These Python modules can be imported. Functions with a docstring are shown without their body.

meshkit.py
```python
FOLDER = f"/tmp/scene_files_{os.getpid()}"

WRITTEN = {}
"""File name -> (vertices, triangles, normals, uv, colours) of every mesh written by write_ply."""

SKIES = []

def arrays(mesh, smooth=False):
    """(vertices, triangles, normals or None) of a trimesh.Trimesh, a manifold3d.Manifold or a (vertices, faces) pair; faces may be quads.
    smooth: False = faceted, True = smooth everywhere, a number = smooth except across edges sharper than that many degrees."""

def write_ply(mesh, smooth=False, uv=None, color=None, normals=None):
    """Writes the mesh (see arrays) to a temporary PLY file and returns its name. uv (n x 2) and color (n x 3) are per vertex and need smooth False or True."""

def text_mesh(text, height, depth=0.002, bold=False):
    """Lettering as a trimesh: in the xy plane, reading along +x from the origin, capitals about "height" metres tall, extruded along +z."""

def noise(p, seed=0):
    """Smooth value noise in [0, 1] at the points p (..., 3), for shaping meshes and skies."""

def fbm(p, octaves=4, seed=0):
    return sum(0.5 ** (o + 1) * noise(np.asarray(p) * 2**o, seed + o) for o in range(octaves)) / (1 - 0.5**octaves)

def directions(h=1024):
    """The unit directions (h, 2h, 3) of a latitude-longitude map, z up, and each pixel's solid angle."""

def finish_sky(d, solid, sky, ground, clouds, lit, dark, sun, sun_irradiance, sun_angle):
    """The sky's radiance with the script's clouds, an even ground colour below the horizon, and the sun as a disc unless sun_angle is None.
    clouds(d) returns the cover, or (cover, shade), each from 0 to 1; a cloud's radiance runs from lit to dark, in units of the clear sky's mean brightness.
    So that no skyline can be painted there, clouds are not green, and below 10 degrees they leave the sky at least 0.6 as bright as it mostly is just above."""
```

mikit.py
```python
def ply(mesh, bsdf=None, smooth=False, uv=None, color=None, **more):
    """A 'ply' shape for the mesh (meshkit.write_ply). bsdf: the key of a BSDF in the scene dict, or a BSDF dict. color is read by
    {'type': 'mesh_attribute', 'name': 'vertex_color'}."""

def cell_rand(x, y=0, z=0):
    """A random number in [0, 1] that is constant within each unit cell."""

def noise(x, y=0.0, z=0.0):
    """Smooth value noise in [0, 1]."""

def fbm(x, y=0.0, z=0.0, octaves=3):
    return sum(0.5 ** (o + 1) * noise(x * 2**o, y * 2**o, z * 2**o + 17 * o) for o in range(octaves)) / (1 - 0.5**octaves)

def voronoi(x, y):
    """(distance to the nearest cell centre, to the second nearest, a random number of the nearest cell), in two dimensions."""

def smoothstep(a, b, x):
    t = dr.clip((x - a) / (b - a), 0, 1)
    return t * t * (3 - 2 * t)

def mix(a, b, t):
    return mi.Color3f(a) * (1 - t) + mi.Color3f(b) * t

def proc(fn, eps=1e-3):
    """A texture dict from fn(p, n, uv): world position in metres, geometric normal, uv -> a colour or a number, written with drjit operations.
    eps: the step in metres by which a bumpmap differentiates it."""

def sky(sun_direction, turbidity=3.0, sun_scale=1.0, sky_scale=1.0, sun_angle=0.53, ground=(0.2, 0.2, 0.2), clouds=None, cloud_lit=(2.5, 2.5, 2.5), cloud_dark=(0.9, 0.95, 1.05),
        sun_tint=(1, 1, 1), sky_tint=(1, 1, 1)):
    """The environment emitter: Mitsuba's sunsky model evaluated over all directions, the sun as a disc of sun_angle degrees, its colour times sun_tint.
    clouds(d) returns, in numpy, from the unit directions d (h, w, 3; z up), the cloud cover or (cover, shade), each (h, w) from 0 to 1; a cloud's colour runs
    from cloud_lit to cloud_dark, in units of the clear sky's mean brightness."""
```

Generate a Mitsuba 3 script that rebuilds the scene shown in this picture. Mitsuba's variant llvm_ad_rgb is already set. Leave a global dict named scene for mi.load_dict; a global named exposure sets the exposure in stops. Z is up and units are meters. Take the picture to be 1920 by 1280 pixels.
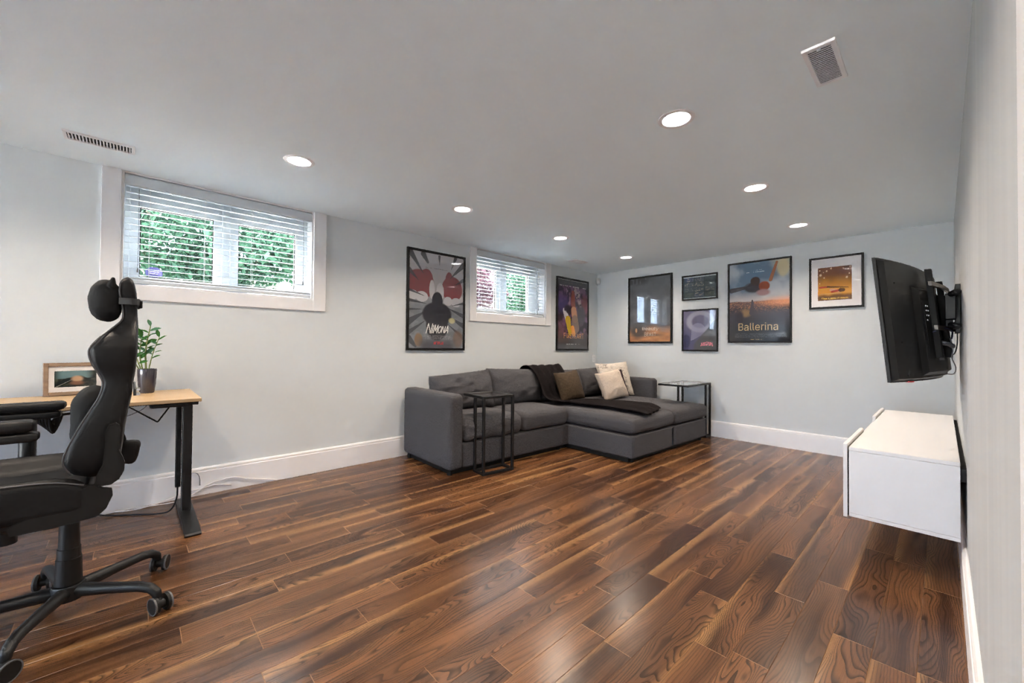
import math, random, numpy as np, trimesh, drjit as dr, mitsuba as mi, manifold3d as m3
import mikit, meshkit
from mikit import proc, noise, fbm, voronoi, cell_rand, smoothstep, mix
from shapely.geometry import Polygon, box as sbox, Point

rng = np.random.default_rng(7)
random.seed(7)
scene, labels = {}, {}
T = mi.ScalarTransform4f

# ------------------------------------------------------------------ camera, light, exposure
ZC, YB, XR, YF = 2.238, 5.30, 3.772, -6.0
f_px, yaw, pitch, roll = 758.266, 0.817042, 0.013702, 0.0081628
F = np.array([-math.sin(yaw) * math.cos(pitch), math.cos(yaw) * math.cos(pitch), math.sin(pitch)])
R0 = np.array([math.cos(yaw), math.sin(yaw), 0.0]); U0 = np.cross(R0, F)
Rt, Up = math.cos(roll) * R0 + math.sin(roll) * U0, -math.sin(roll) * R0 + math.cos(roll) * U0
CAM = np.array([3.7, 0.0, 1.09])
M = np.eye(4); M[:3, 0], M[:3, 1], M[:3, 2], M[:3, 3] = -Rt, Up, F, CAM
scene['camera'] = {'type': 'perspective', 'fov': math.degrees(2 * math.atan(960 / f_px)), 'fov_axis': 'x', 'near_clip': 0.01, 'far_clip': 200.0, 'to_world': T(M)}
scene['sky'] = mikit.sky((-0.25, -0.15, 0.95), turbidity=4.0, sun_scale=46.0, sky_scale=15.0, sun_angle=3.0, ground=(0.35, 0.35, 0.35),
                         clouds=lambda d: np.clip(0.55 + 0.5 * (meshkit.fbm(d * 3.0, 4, 3) - 0.5), 0, 1), cloud_lit=(1.5, 1.55, 1.6), cloud_dark=(1.0, 1.05, 1.1), sky_tint=(0.78, 1.0, 1.22), sun_tint=(0.90, 1.0, 1.10))
exposure = 2.0
LAMP = np.array([1.0, 0.83, 0.68]) * 205.0

# ------------------------------------------------------------------ helpers
def rgb(r, g, b):
    c = np.array([r, g, b]) / 255.0
    return [float(x) for x in np.where(c <= 0.04045, c / 12.92, ((c + 0.055) / 1.055) ** 2.4)]

def mat(name, color, rough=0.5, metal=0.0, spec=0.5, **k):
    col = color if isinstance(color, dict) else {'type': 'rgb', 'value': list(color)}
    scene[name] = {'type': 'twosided', 'bsdf': {'type': 'principled', 'base_color': col, 'roughness': rough, 'metallic': metal, 'specular': spec, **k}}
    return name

def diffuse(name, color):
    col = color if isinstance(color, dict) else {'type': 'rgb', 'value': list(color)}
    scene[name] = {'type': 'twosided', 'bsdf': {'type': 'diffuse', 'reflectance': col}}
    return name

def numbered(name):
    if not any(k == name or k.startswith(name + '__') for k in list(scene) + list(labels)): return name
    i = 1
    while any(k == f'{name}_{i:03d}' or k.startswith(f'{name}_{i:03d}__') for k in list(scene) + list(labels)): i += 1
    return f'{name}_{i:03d}'

def thing(name, label, cat, group=None):
    key = numbered(name); labels[key] = {'label': label, 'category': cat}
    if group: labels[key]['group'] = group
    return key

counts = {}
def part(owner, name, mesh, bsdf, smooth=False, label=None, kind=None, **k):
    base = f'{owner}__{name}'
    n = counts.get(base, 0); counts[base] = n + 1
    key = base if n == 0 else f'{base}_{n:03d}'
    scene[key] = mesh if isinstance(mesh, dict) else mikit.ply(mesh, bsdf, smooth, **k)
    if label or kind: labels[key] = {**({'label': label} if label else {}), **({'kind': kind} if kind else {})}
    return key

def struct(name, mesh, bsdf, label, smooth=False, **k):
    scene[name] = mikit.ply(mesh, bsdf, smooth, **k); labels[name] = {'label': label, 'kind': 'structure'}
    return name

def single(name, mesh, bsdf, label, cat, smooth=False, group=None, **k):
    key = thing(name, label, cat, group); scene[key] = mikit.ply(mesh, bsdf, smooth, **k)
    return key

def tm(man):
    m = man.to_mesh(); return trimesh.Trimesh(np.asarray(m.vert_properties)[:, :3], np.asarray(m.tri_verts), process=False)

def join(*ms): return trimesh.util.concatenate([m for m in ms])

def cham(x0, x1, y0, y1, z0, z1, b=0.002):
    p = []
    for sx, sy, sz in np.ndindex(2, 2, 2):
        X, Y, Z = (x0, x1)[sx], (y0, y1)[sy], (z0, z1)[sz]
        dx, dy, dz = (1, -1)[sx] * b, (1, -1)[sy] * b, (1, -1)[sz] * b
        p += [(X, Y + dy, Z + dz), (X + dx, Y, Z + dz), (X + dx, Y + dy, Z)]
    return tm(m3.Manifold.hull_points(np.array(p)))

def bx(x0, x1, y0, y1, z0, z1):
    m = trimesh.creation.box(extents=(x1 - x0, y1 - y0, z1 - z0)); m.apply_translation(((x0 + x1) / 2, (y0 + y1) / 2, (z0 + z1) / 2)); return m

_grid = {}
def cube_grid(n):
    if n not in _grid:
        t = np.linspace(-1, 1, n + 1); a, b = np.meshgrid(t, t, indexing='ij'); V, Fc, at = [], [], 0
        i, j = np.meshgrid(np.arange(n), np.arange(n), indexing='ij'); q = (i * (n + 1) + j).ravel()
        quad = np.stack([q, q + n + 1, q + n + 2, q + 1], 1)
        for ax in range(3):
            for s in (-1, 1):
                v = np.zeros((a.size, 3)); v[:, ax] = s; v[:, (ax + 1) % 3] = a.ravel(); v[:, (ax + 2) % 3] = b.ravel()
                qq = quad if s > 0 else quad[:, ::-1]
                V.append(v); Fc.append(qq + at); at += len(v)
        V, Fc = np.vstack(V), np.vstack(Fc)
        m = trimesh.Trimesh(V, np.vstack([Fc[:, [0, 1, 2]], Fc[:, [0, 2, 3]]]), process=False); m.merge_vertices()
        _grid[n] = (np.array(m.vertices), np.array(m.faces))
    return _grid[n]

def soft_box(x0, x1, y0, y1, z0, z1, r, n=14, fn=None):
    v, f = cube_grid(n)
    h = np.array([x1 - x0, y1 - y0, z1 - z0]) / 2; c = np.array([x0 + x1, y0 + y1, z0 + z1]) / 2
    q = np.sign(v) * np.abs(v) ** 0.8 * h
    r = np.minimum(r, h.min() * 0.999)
    core = np.clip(q, -(h - r), h - r); d = q - core
    p = core + d / np.maximum(np.linalg.norm(d, axis=1, keepdims=True), 1e-9) * r
    if fn is not None: p = fn(p, h, v)
    return trimesh.Trimesh(p + c, f, process=False)

def crown(top, wr=0.0, freq=6.0, seed=0, bottom=0.0, front=0.0):
    def g(p, h, v):
        u = p / h; p = p.copy(); w = np.clip(1 - u[:, 0] ** 2, 0, 1) ** 0.6 * np.clip(1 - u[:, 1] ** 2, 0, 1) ** 0.6
        p[:, 2] += np.where(p[:, 2] > 0, top, -bottom) * w * np.abs(u[:, 2]) ** 2
        p[:, 0] += front * np.where(u[:, 0] > 0, 1, 0) * u[:, 0] ** 2 * np.clip(1 - u[:, 1] ** 2, 0, 1) ** 0.5 * np.clip(1 - u[:, 2] ** 2, 0, 1)
        if wr:
            q = p * freq; nn = meshkit.fbm(q + seed * 7.3, 3, seed) - 0.5
            dirn = p / (np.linalg.norm(p / h, axis=1, keepdims=True) + 1e-9) / h
            dirn /= np.linalg.norm(dirn, axis=1, keepdims=True) + 1e-9
            p += dirn * (wr * nn)[:, None]
        return p
    return g

def pillow(w, h, t, n=26, wr=0.012, seed=0, pinch=0.07, sag=0.0):
    """A throw pillow standing in the local x (width), z (height) plane, thickness along y; returns mesh, uv."""
    s = np.linspace(-1, 1, n + 1); u, v = np.meshgrid(s, s, indexing='ij')
    u, v = np.sin(u * np.pi / 2) * 0.35 + u * 0.65, np.sin(v * np.pi / 2) * 0.35 + v * 0.65
    X = w / 2 * u * (1 - pinch * (1 - v ** 2)); Z = h / 2 * v * (1 - pinch * (1 - u ** 2)) - sag * (1 - np.abs(u)) * (v > 0) * v
    th = t / 2 * (np.clip(1 - u ** 2, 0, 1) * np.clip(1 - v ** 2, 0, 1)) ** 0.42
    ed = (np.clip(1 - u ** 2, 0, 1) * np.clip(1 - v ** 2, 0, 1)) ** 0.2
    V, UV, Fc = [], [], []
    q = (np.arange(n)[:, None] * (n + 1) + np.arange(n)[None]).ravel(); quad = np.stack([q, q + n + 1, q + n + 2, q + 1], 1)
    for k, sgn in enumerate((-1, 1)):
        P = np.stack([X, np.zeros_like(X), Z], -1).reshape(-1, 3)
        nn = (meshkit.fbm(np.stack([X * 9, Z * 14, X * 0 + seed + 3 * k], -1), 3, seed) - 0.5)
        rad = np.sin(np.arctan2(Z, X) * 9 + seed) * np.clip(np.hypot(u, v) - 0.55, 0, 1) * 0.5
        P[:, 1] = (sgn * (th + (wr * nn + wr * 0.5 * rad) * ed)).ravel()
        V.append(P); UV.append(np.stack([u, v], -1).reshape(-1, 2) * 0.5 + 0.5); Fc.append((quad if sgn < 0 else quad[:, ::-1]) + k * (n + 1) ** 2)
    Fc = np.vstack(Fc); Fc = np.vstack([Fc[:, [0, 1, 2]], Fc[:, [0, 2, 3]]])
    return trimesh.Trimesh(np.vstack(V), Fc, process=False), np.vstack(UV)

def place(mesh, loc, rz=0, rx=0, ry=0):
    m = mesh.copy()
    for a, ax in ((ry, (0, 1, 0)), (rx, (1, 0, 0)), (rz, (0, 0, 1))):
        if a: m.apply_transform(trimesh.transformations.rotation_matrix(math.radians(a), ax))
    m.apply_translation(loc); return m

def smooth_path(p, n=8):
    p = np.asarray(p, float)
    if len(p) < 3: return p
    q = np.vstack([2 * p[0] - p[1], p, 2 * p[-1] - p[-2]]); out = []
    for i in range(1, len(q) - 2):
        a, b, c, d = q[i - 1:i + 3]
        for t in np.linspace(0, 1, n, endpoint=False):
            out.append(0.5 * (2 * b + (c - a) * t + (2 * a - 5 * b + 4 * c - d) * t * t + (3 * b - a - 3 * c + d) * t ** 3))
    return np.vstack(out + [p[-1]])

def tube(p, r, sides=10, smooth_n=8, flat=1.0):
    p = smooth_path(p, smooth_n) if smooth_n else np.asarray(p, float)
    rad = np.broadcast_to(r, (len(p),)) if np.ndim(r) == 0 else np.interp(np.linspace(0, 1, len(p)), np.linspace(0, 1, len(r)), r)
    t = np.gradient(p, axis=0); t /= np.linalg.norm(t, axis=1, keepdims=True) + 1e-12
    a = np.zeros_like(t); ref = np.array([0, 0, 1.0]) if abs(t[0, 2]) < 0.9 else np.array([1.0, 0, 0])
    for i in range(len(p)):
        x = ref - t[i] * (ref @ t[i]); x /= np.linalg.norm(x) + 1e-12; a[i] = x; ref = x
    b = np.cross(t, a); ang = np.arange(sides) * 2 * np.pi / sides
    v = p[:, None] + rad[:, None, None] * (np.cos(ang)[None, :, None] * a[:, None] * flat + np.sin(ang)[None, :, None] * b[:, None])
    n = len(p); i, j = np.meshgrid(np.arange(n - 1), np.arange(sides), indexing='ij')
    q = np.stack([i * sides + j, i * sides + (j + 1) % sides, (i + 1) * sides + (j + 1) % sides, (i + 1) * sides + j], -1).reshape(-1, 4)
    v = np.vstack([v.reshape(-1, 3), p[:1], p[-1:]]); k = np.arange(sides)
    caps = np.vstack([np.stack([(k + 1) % sides, k, k * 0 + n * sides], 1), np.stack([(n - 1) * sides + k, (n - 1) * sides + (k + 1) % sides, k * 0 + n * sides + 1], 1)])
    return trimesh.Trimesh(v, np.vstack([q[:, [0, 1, 2]], q[:, [0, 2, 3]], caps]), process=False)

def lathe(profile, n=32, loc=(0, 0, 0)):
    pr = np.asarray(profile, float); ang = np.arange(n) * 2 * np.pi / n
    v = np.stack([pr[:, None, 0] * np.cos(ang), pr[:, None, 0] * np.sin(ang), np.repeat(pr[:, 1:2], n, 1)], -1)
    k = len(pr); i, j = np.meshgrid(np.arange(k - 1), np.arange(n), indexing='ij')
    q = np.stack([i * n + j, i * n + (j + 1) % n, (i + 1) * n + (j + 1) % n, (i + 1) * n + j], -1).reshape(-1, 4)
    return trimesh.Trimesh(v.reshape(-1, 3) + np.array(loc), np.vstack([q[:, [0, 1, 2]], q[:, [0, 2, 3]]]), process=False)

def extrude_poly(pts, h, bevel=0.0):
    cs = m3.CrossSection([np.asarray(pts, float)], m3.FillRule.NonZero)
    if not bevel: return tm(m3.Manifold.extrude(cs, h))
    inner = cs.offset(-bevel, m3.JoinType.Round, 2.0, 24)
    a = tm(m3.Manifold.extrude(inner, h)); b = tm(m3.Manifold.extrude(cs, h - 2 * bevel)); b.apply_translation((0, 0, bevel))
    return tm(m3.Manifold.hull_points(np.vstack([a.vertices, b.vertices]))) if False else join(a, b)

def extrude_yz(pts, x0, x1, bevel=0.0):
    """polygon in (y, z), extruded along x"""
    m = extrude_poly(pts, x1 - x0, bevel); v = m.vertices.copy(); m.vertices = np.stack([v[:, 2] + x0, v[:, 0], v[:, 1]], 1); return m

def extrude_xy(shape, z0, z1):
    m = trimesh.creation.extrude_polygon(shape, z1 - z0, engine='earcut'); m.apply_translation((0, 0, z0)); return m

def hull_spheres(pts):
    """pts: list of (x,y,z,r) chain -> smooth limb"""
    out = None
    for a, b in zip(pts[:-1], pts[1:]):
        h = m3.Manifold.batch_hull([m3.Manifold.sphere(p[3], 16).translate(p[:3]) for p in (a, b)])
        out = h if out is None else out + h
    return tm(out)

def disc(cx, cy, z, r, n=32, up=False):
    ang = np.arange(n) * 2 * np.pi / n; v = np.vstack([np.stack([cx + r * np.cos(ang), cy + r * np.sin(ang), ang * 0 + z], 1), [[cx, cy, z]]])
    k = np.arange(n); f = np.stack([k, (k + 1) % n, k * 0 + n], 1)
    return trimesh.Trimesh(v, f if up else f[:, ::-1], process=False)

def leaf_quad(base, direction, up, L, W, fold=0.25):
    d = direction / np.linalg.norm(direction); s = np.cross(d, up); s /= np.linalg.norm(s) + 1e-9; nn = np.cross(s, d)
    st = [(0, 0.05), (0.25, 0.75), (0.55, 1.0), (0.8, 0.65), (1.0, 0.0)]; V = []
    for t, w in st:
        c = base + d * L * t - nn * L * 0.18 * t * t
        V += [c - s * W * w / 2 + nn * W * fold * w / 2, c, c + s * W * w / 2 + nn * W * fold * w / 2]
    Fc = []
    for i in range(len(st) - 1):
        a = 3 * i
        Fc += [[a, a + 1, a + 4], [a, a + 4, a + 3], [a + 1, a + 2, a + 5], [a + 1, a + 5, a + 4]]
    return trimesh.Trimesh(np.array(V), np.array(Fc), process=False)

# ------------------------------------------------------------------ materials
WALL = diffuse('wall_paint', (0.605, 0.640, 0.652))
diffuse('right_wall_paint', proc(lambda p, n, uv: mix((0.53, 0.56, 0.575), (0.62, 0.645, 0.655), fbm(p.y * 14.0, p.z * 0.8, 2.0, 3))))
diffuse('ceiling_paint', (0.825, 0.915, 0.945))
mat('white_trim', (0.78, 0.78, 0.785), 0.35, spec=0.4)
mat('white_vinyl', (0.60, 0.645, 0.67), 0.4, spec=0.3)
mat('white_lacquer', (0.65, 0.64, 0.63), 0.3)
mat('black_metal', (0.006, 0.006, 0.0065), 0.38, spec=0.3)
mat('satin_black', (0.006, 0.006, 0.0065), 0.40, spec=0.25)
mat('black_plastic', (0.006, 0.0057, 0.0057), 0.42, spec=0.2)
mat('matte_black', (0.005, 0.005, 0.005), 0.7, spec=0.2)
mat('chrome', (0.75, 0.75, 0.76), 0.15, 1.0)
mat('steel', (0.5, 0.5, 0.5), 0.35, 1.0)
mat('red_glow', (0.6, 0.01, 0.01), 0.3)
mat('cable_white', (0.72, 0.70, 0.68), 0.45)
mat('cable_grey', (0.16, 0.16, 0.17), 0.45)
mat('cable_blue', (0.02, 0.02, 0.05), 0.45)
mat('paper_white', (0.78, 0.77, 0.76), 0.7, spec=0.2)
mat('sensor_plastic', (0.62, 0.63, 0.63), 0.4)
mat('dark_slot', (0.02, 0.02, 0.02), 0.8, spec=0.1)
scene['glass'] = {'type': 'thindielectric', 'int_ior': 1.5}

def wood_floor(p, n, uv):
    u, w = uv.x, uv.y
    i = dr.floor(w + 0.5); vl = (w - i) / 0.115          # -0.5 .. 0.5 across
    r1, r2, r3, r4 = cell_rand(i, 1), cell_rand(i, 2), cell_rand(i, 3), cell_rand(i, 4)
    o = r1 * 50.0
    s = dr.select(r2 > 0.5, 1.0, -1.0)
    fig = smoothstep(0.05, 0.65, r3)                       # how figured the board is
    wob = fbm(u * 1.7 + o, vl * 0.9 + o, i * 0.37, 3) - 0.5
    wob2 = noise(u * 5.0 + o, vl * 2.2, 3.0 + o) - 0.5
    q = vl * s * 3.0 + wob * (2.6 + 7.5 * fig) + wob2 * (0.35 + 0.5 * fig)
    ring = q * 3.4
    fr = ring - dr.floor(ring)
    line = smoothstep(0.45, 0.97, fr) * (1.0 - smoothstep(0.97, 1.0, fr))
    fine = noise(u * 9.0 + o, vl * 70.0 + wob * 60.0, o)
    pore = smoothstep(0.62, 0.9, noise(u * 26.0 + o, vl * 120.0 + q * 8.0, o + 3.0))
    sap = smoothstep(0.16, 0.5, vl * s + 0.22 * (noise(u * 1.1 + o, 4.0, o) - 0.5) * 2.0) * smoothstep(0.3, 0.55, r4)
    tone = fbm(u * 0.9 + o, q * 0.6, 7.0, 2)
    c = mix((0.036, 0.0135, 0.0060), (0.150, 0.064, 0.026), dr.clip(tone * 2.0 - 0.52 + 0.40 * (r1 - 0.5), 0, 1))
    c = mix(c, (0.32, 0.168, 0.066), sap * 0.68)
    c = c * 1.06 * (1.0 - 0.80 * line * (0.55 + 0.45 * fig)) * (0.72 + 0.54 * fine) * (1.0 - 0.42 * pore)
    c = mix(c, (0.36, 0.21, 0.115), dr.select(dr.abs(n.z) < 0.98, dr.select(dr.abs(n.y) > 0.3, 0.8, 0.28), 0.0))
    return c
scene['floor_wood'] = {'type': 'twosided', 'bsdf': {'type': 'principled', 'base_color': proc(wood_floor), 'roughness': 0.24, 'specular': 0.36}}

def bamboo(p, n, uv):
    i = dr.floor(p.x / 0.032); o = cell_rand(i, dr.floor((p.y + cell_rand(i, 5)) / 0.45)) * 9.0
    g = noise(p.y * 6.0 + o, p.x * 180.0, p.z * 90.0)
    return mix((0.335, 0.215, 0.108), (0.45, 0.315, 0.178), dr.clip(0.35 * noise(o, 2.0) + 0.65 * g, 0, 1))
mat('bamboo', proc(bamboo), 0.35)
mat('frame_black', (0.004, 0.004, 0.004), 0.5, spec=0.15)
mat('frame_oak', proc(lambda p, n, uv: mix((0.14, 0.085, 0.052), (0.29, 0.20, 0.135), fbm(p.y * 14.0 + p.z * 40, p.z * 60.0 + p.y * 5, p.x * 50.0, 3))), 0.5)

def melange(a, b):
    def fn(p, n, uv):
        q = fbm(p.x * 330.0, p.y * 330.0, p.z * 330.0, 2); r = noise(p.x * 70.0, p.y * 70.0, p.z * 140.0)
        return mix(a, b, dr.clip((q - 0.5) * 2.2 + 0.5 + 0.35 * (r - 0.5), 0, 1))
    return fn
mat('sofa_fabric', proc(melange((0.016, 0.0162, 0.019), (0.092, 0.089, 0.095))), 0.9, spec=0.15, sheen=0.25)
mat('blanket_wool', proc(melange((0.003, 0.0025, 0.003), (0.012, 0.0095, 0.0095))), 0.95, spec=0.05)
mat('brown_velvet', proc(lambda p, n, uv: mix((0.022, 0.014, 0.008), (0.060, 0.039, 0.022), fbm(p.x * 60.0, p.y * 60.0, p.z * 60.0, 3))), 0.8, spec=0.15, sheen=0.6)
mat('cream_cotton', proc(melange((0.40, 0.335, 0.275), (0.58, 0.50, 0.425))), 0.9, spec=0.1)
def striped(p, n, uv):
    d = dr.abs(uv.x - 0.5)
    c = mix((0.55, 0.44, 0.40), (0.62, 0.54, 0.49), noise(p.x * 90, p.y * 90, p.z * 90))
    return mix(c, (0.035, 0.022, 0.024), smoothstep(0.34, 0.37, d))
mat('striped_cotton', proc(striped), 0.9, spec=0.1)
def scripted(p, n, uv):
    u, v = uv.x, uv.y
    c = mix((0.50, 0.45, 0.385), (0.62, 0.57, 0.505), noise(p.x * 60, p.y * 60, p.z * 60))
    ln = dr.floor(v * 26.0); k = v * 26.0 - ln
    w = noise(u * 42.0 + ln * 9.7, ln * 3.3) 
    txt = smoothstep(0.45, 0.62, w) * smoothstep(0.12, 0.3, k) * (1 - smoothstep(0.62, 0.8, k))
    col = smoothstep(0.60, 0.62, u) * (1 - smoothstep(0.80, 0.82, u)) * smoothstep(0.30, 0.33, v) * (1 - smoothstep(0.80, 0.84, v))
    row = smoothstep(0.02, 0.03, u) * (1 - smoothstep(0.30, 0.34, u)) * smoothstep(0.80, 0.82, v)
    d1 = dr.sqrt(dr.square((u - 0.46) / 0.055) + dr.square((v - 0.56) / 0.075)); d2 = dr.sqrt(dr.square((u - 0.48) / 0.09) + dr.square((v - 0.20) / 0.10))
    d3 = dr.sqrt(dr.square((u - 0.40) / 0.05) + dr.square((v - 0.84) / 0.06)); d4 = dr.sqrt(dr.square((u - 0.72) / 0.11) + dr.square((v - 0.19) / 0.09))
    g = noise(u * 60.0, v * 60.0)
    mk = dr.maximum(dr.maximum(1 - smoothstep(0.8, 1.05, d1), 0.75 * (1 - smoothstep(0.7, 1.1, d2))), dr.maximum(0.35 * (1 - smoothstep(0.7, 1.0, d3)), 0.6 * (1 - smoothstep(0.7, 1.1, d4))))
    c = mix(c, (0.10, 0.09, 0.085), dr.clip(mk * (0.45 + 0.75 * smoothstep(0.4, 0.65, g)), 0, 0.95))
    return mix(c, (0.07, 0.06, 0.055), dr.clip(txt * dr.maximum(col, row), 0, 0.95))
mat('scripted_cotton', proc(scripted), 0.9, spec=0.1)
mat('leather', proc(lambda p, n, uv: mix((0.0050, 0.0048, 0.0052), (0.0085, 0.0080, 0.0085), fbm(p.x * 90.0, p.y * 90.0, p.z * 90.0, 2))), 0.46, spec=0.12)
mat('leather_piping', (0.05, 0.05, 0.055), 0.3)
mat('black_mesh_fabric', (0.006, 0.006, 0.0065), 0.8, spec=0.15, sheen=0.1)
mat('strap_web', (0.014, 0.014, 0.015), 0.5)
mat('rim_grey', (0.07, 0.07, 0.072), 0.4)
mat('glazed_pot', (0.018, 0.015, 0.022), 0.10, spec=0.6, clearcoat=0.6)
mat('soil', (0.03, 0.02, 0.014), 0.9)
mat('stem_green', proc(lambda p, n, uv: mix((0.09, 0.13, 0.03), (0.20, 0.24, 0.07), noise(p.z * 40, p.x * 30, p.y * 30))), 0.5)
scene['plant_leaf'] = {'type': 'principledthin', 'base_color': {'type': 'rgb', 'value': [0.024, 0.075, 0.018]}, 'roughness': 0.3, 'spec_trans': 0.0, 'diff_trans': 0.35}
scene['plant_leaf_pale'] = {'type': 'principledthin', 'base_color': {'type': 'rgb', 'value': [0.06, 0.14, 0.08]}, 'roughness': 0.3, 'spec_trans': 0.0, 'diff_trans': 0.35}
for nm, c in dict(green=(0.022, 0.052, 0.037), dark_green=(0.017, 0.040, 0.030), maroon=(0.034, 0.020, 0.028), pink=(0.065, 0.028, 0.046)).items():
    scene[f'foliage_{nm}'] = {'type': 'principledthin', 'base_color': {'type': 'rgb', 'value': list(c)}, 'roughness': 0.6, 'spec_trans': 0.0, 'diff_trans': 0.6}
mat('bark', proc(lambda p, n, uv: mix((0.10, 0.085, 0.07), (0.22, 0.19, 0.17), fbm(p.x * 30, p.y * 30, p.z * 6, 3))), 0.9)
diffuse('grass_ground', proc(lambda p, n, uv: mix((0.20, 0.30, 0.12), (0.42, 0.46, 0.30), fbm(p.x * 6, p.y * 6, 0.0, 3))))
mat('fence_paint', (0.62, 0.62, 0.64), 0.7)

# ------------------------------------------------------------------ room shell
LIGHTS = [(0.958, y) for y in (0.741, 1.993, 3.259, 4.546)] + [(2.791, y) for y in (1.968, 3.213, 4.474)] + [(2.791, 0.70), (0.958, -0.52), (2.791, -0.55)]
RAP = 0.069
ceil_shape = sbox(-0.25, YF - 0.1, XR + 0.15, YB + 0.15)
for x, y in LIGHTS: ceil_shape = ceil_shape.difference(Point(x, y).buffer(RAP, 24))
struct('ceiling', extrude_xy(ceil_shape, ZC, ZC + 0.012), 'ceiling_paint', 'white painted ceiling with recessed lights')
scene['ceiling__slab'] = mikit.ply(bx(-0.25, XR + 0.15, YF - 0.1, YB + 0.15, ZC + 0.14, ZC + 0.2), 'dark_slot')
W1, W2 = (-0.066, 1.122), (2.890, 4.085)             # inner window openings along y
ZS = 1.478                                            # sill height
wl = sbox(YF, -0.05, YB, ZC + 0.19)
for a, b in (W1, W2): wl = wl.difference(sbox(a, ZS, b, ZC))
m = trimesh.creation.extrude_polygon(wl, 0.22, engine='earcut'); v = m.vertices.copy(); m.vertices = np.stack([v[:, 2] - 0.22, v[:, 0], v[:, 1]], 1)
struct('wall_left', m, WALL, 'long pale grey wall with two basement windows')
struct('wall_upper', bx(-0.22, 0.0, -6.1, 15, ZC + 0.2, 6.5), WALL, 'outside wall of the storey above the windows')
struct('wall_back', bx(-0.22, XR + 0.12, YB, YB + 0.12, -0.05, ZC + 0.19), WALL, 'pale grey end wall hung with five framed posters')
struct('wall_right', bx(XR, XR + 0.12, YF, YB, -0.05, ZC + 0.19), 'right_wall_paint', 'grey wall that carries the television and media console')
DX0, DX1, DZ1 = 0.30, 3.60, 2.12
wf = sbox(-0.22, -0.05, XR + 0.12, ZC + 0.19).difference(sbox(DX0, 0.0, DX1, DZ1))
m = trimesh.creation.extrude_polygon(wf, 0.12, engine='earcut'); v = m.vertices.copy(); m.vertices = np.stack([v[:, 0], v[:, 2] + YF - 0.12, v[:, 1]], 1); m.fix_normals()
struct('wall_front', m, WALL, 'wall behind the viewer with a glazed garden door')

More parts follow.
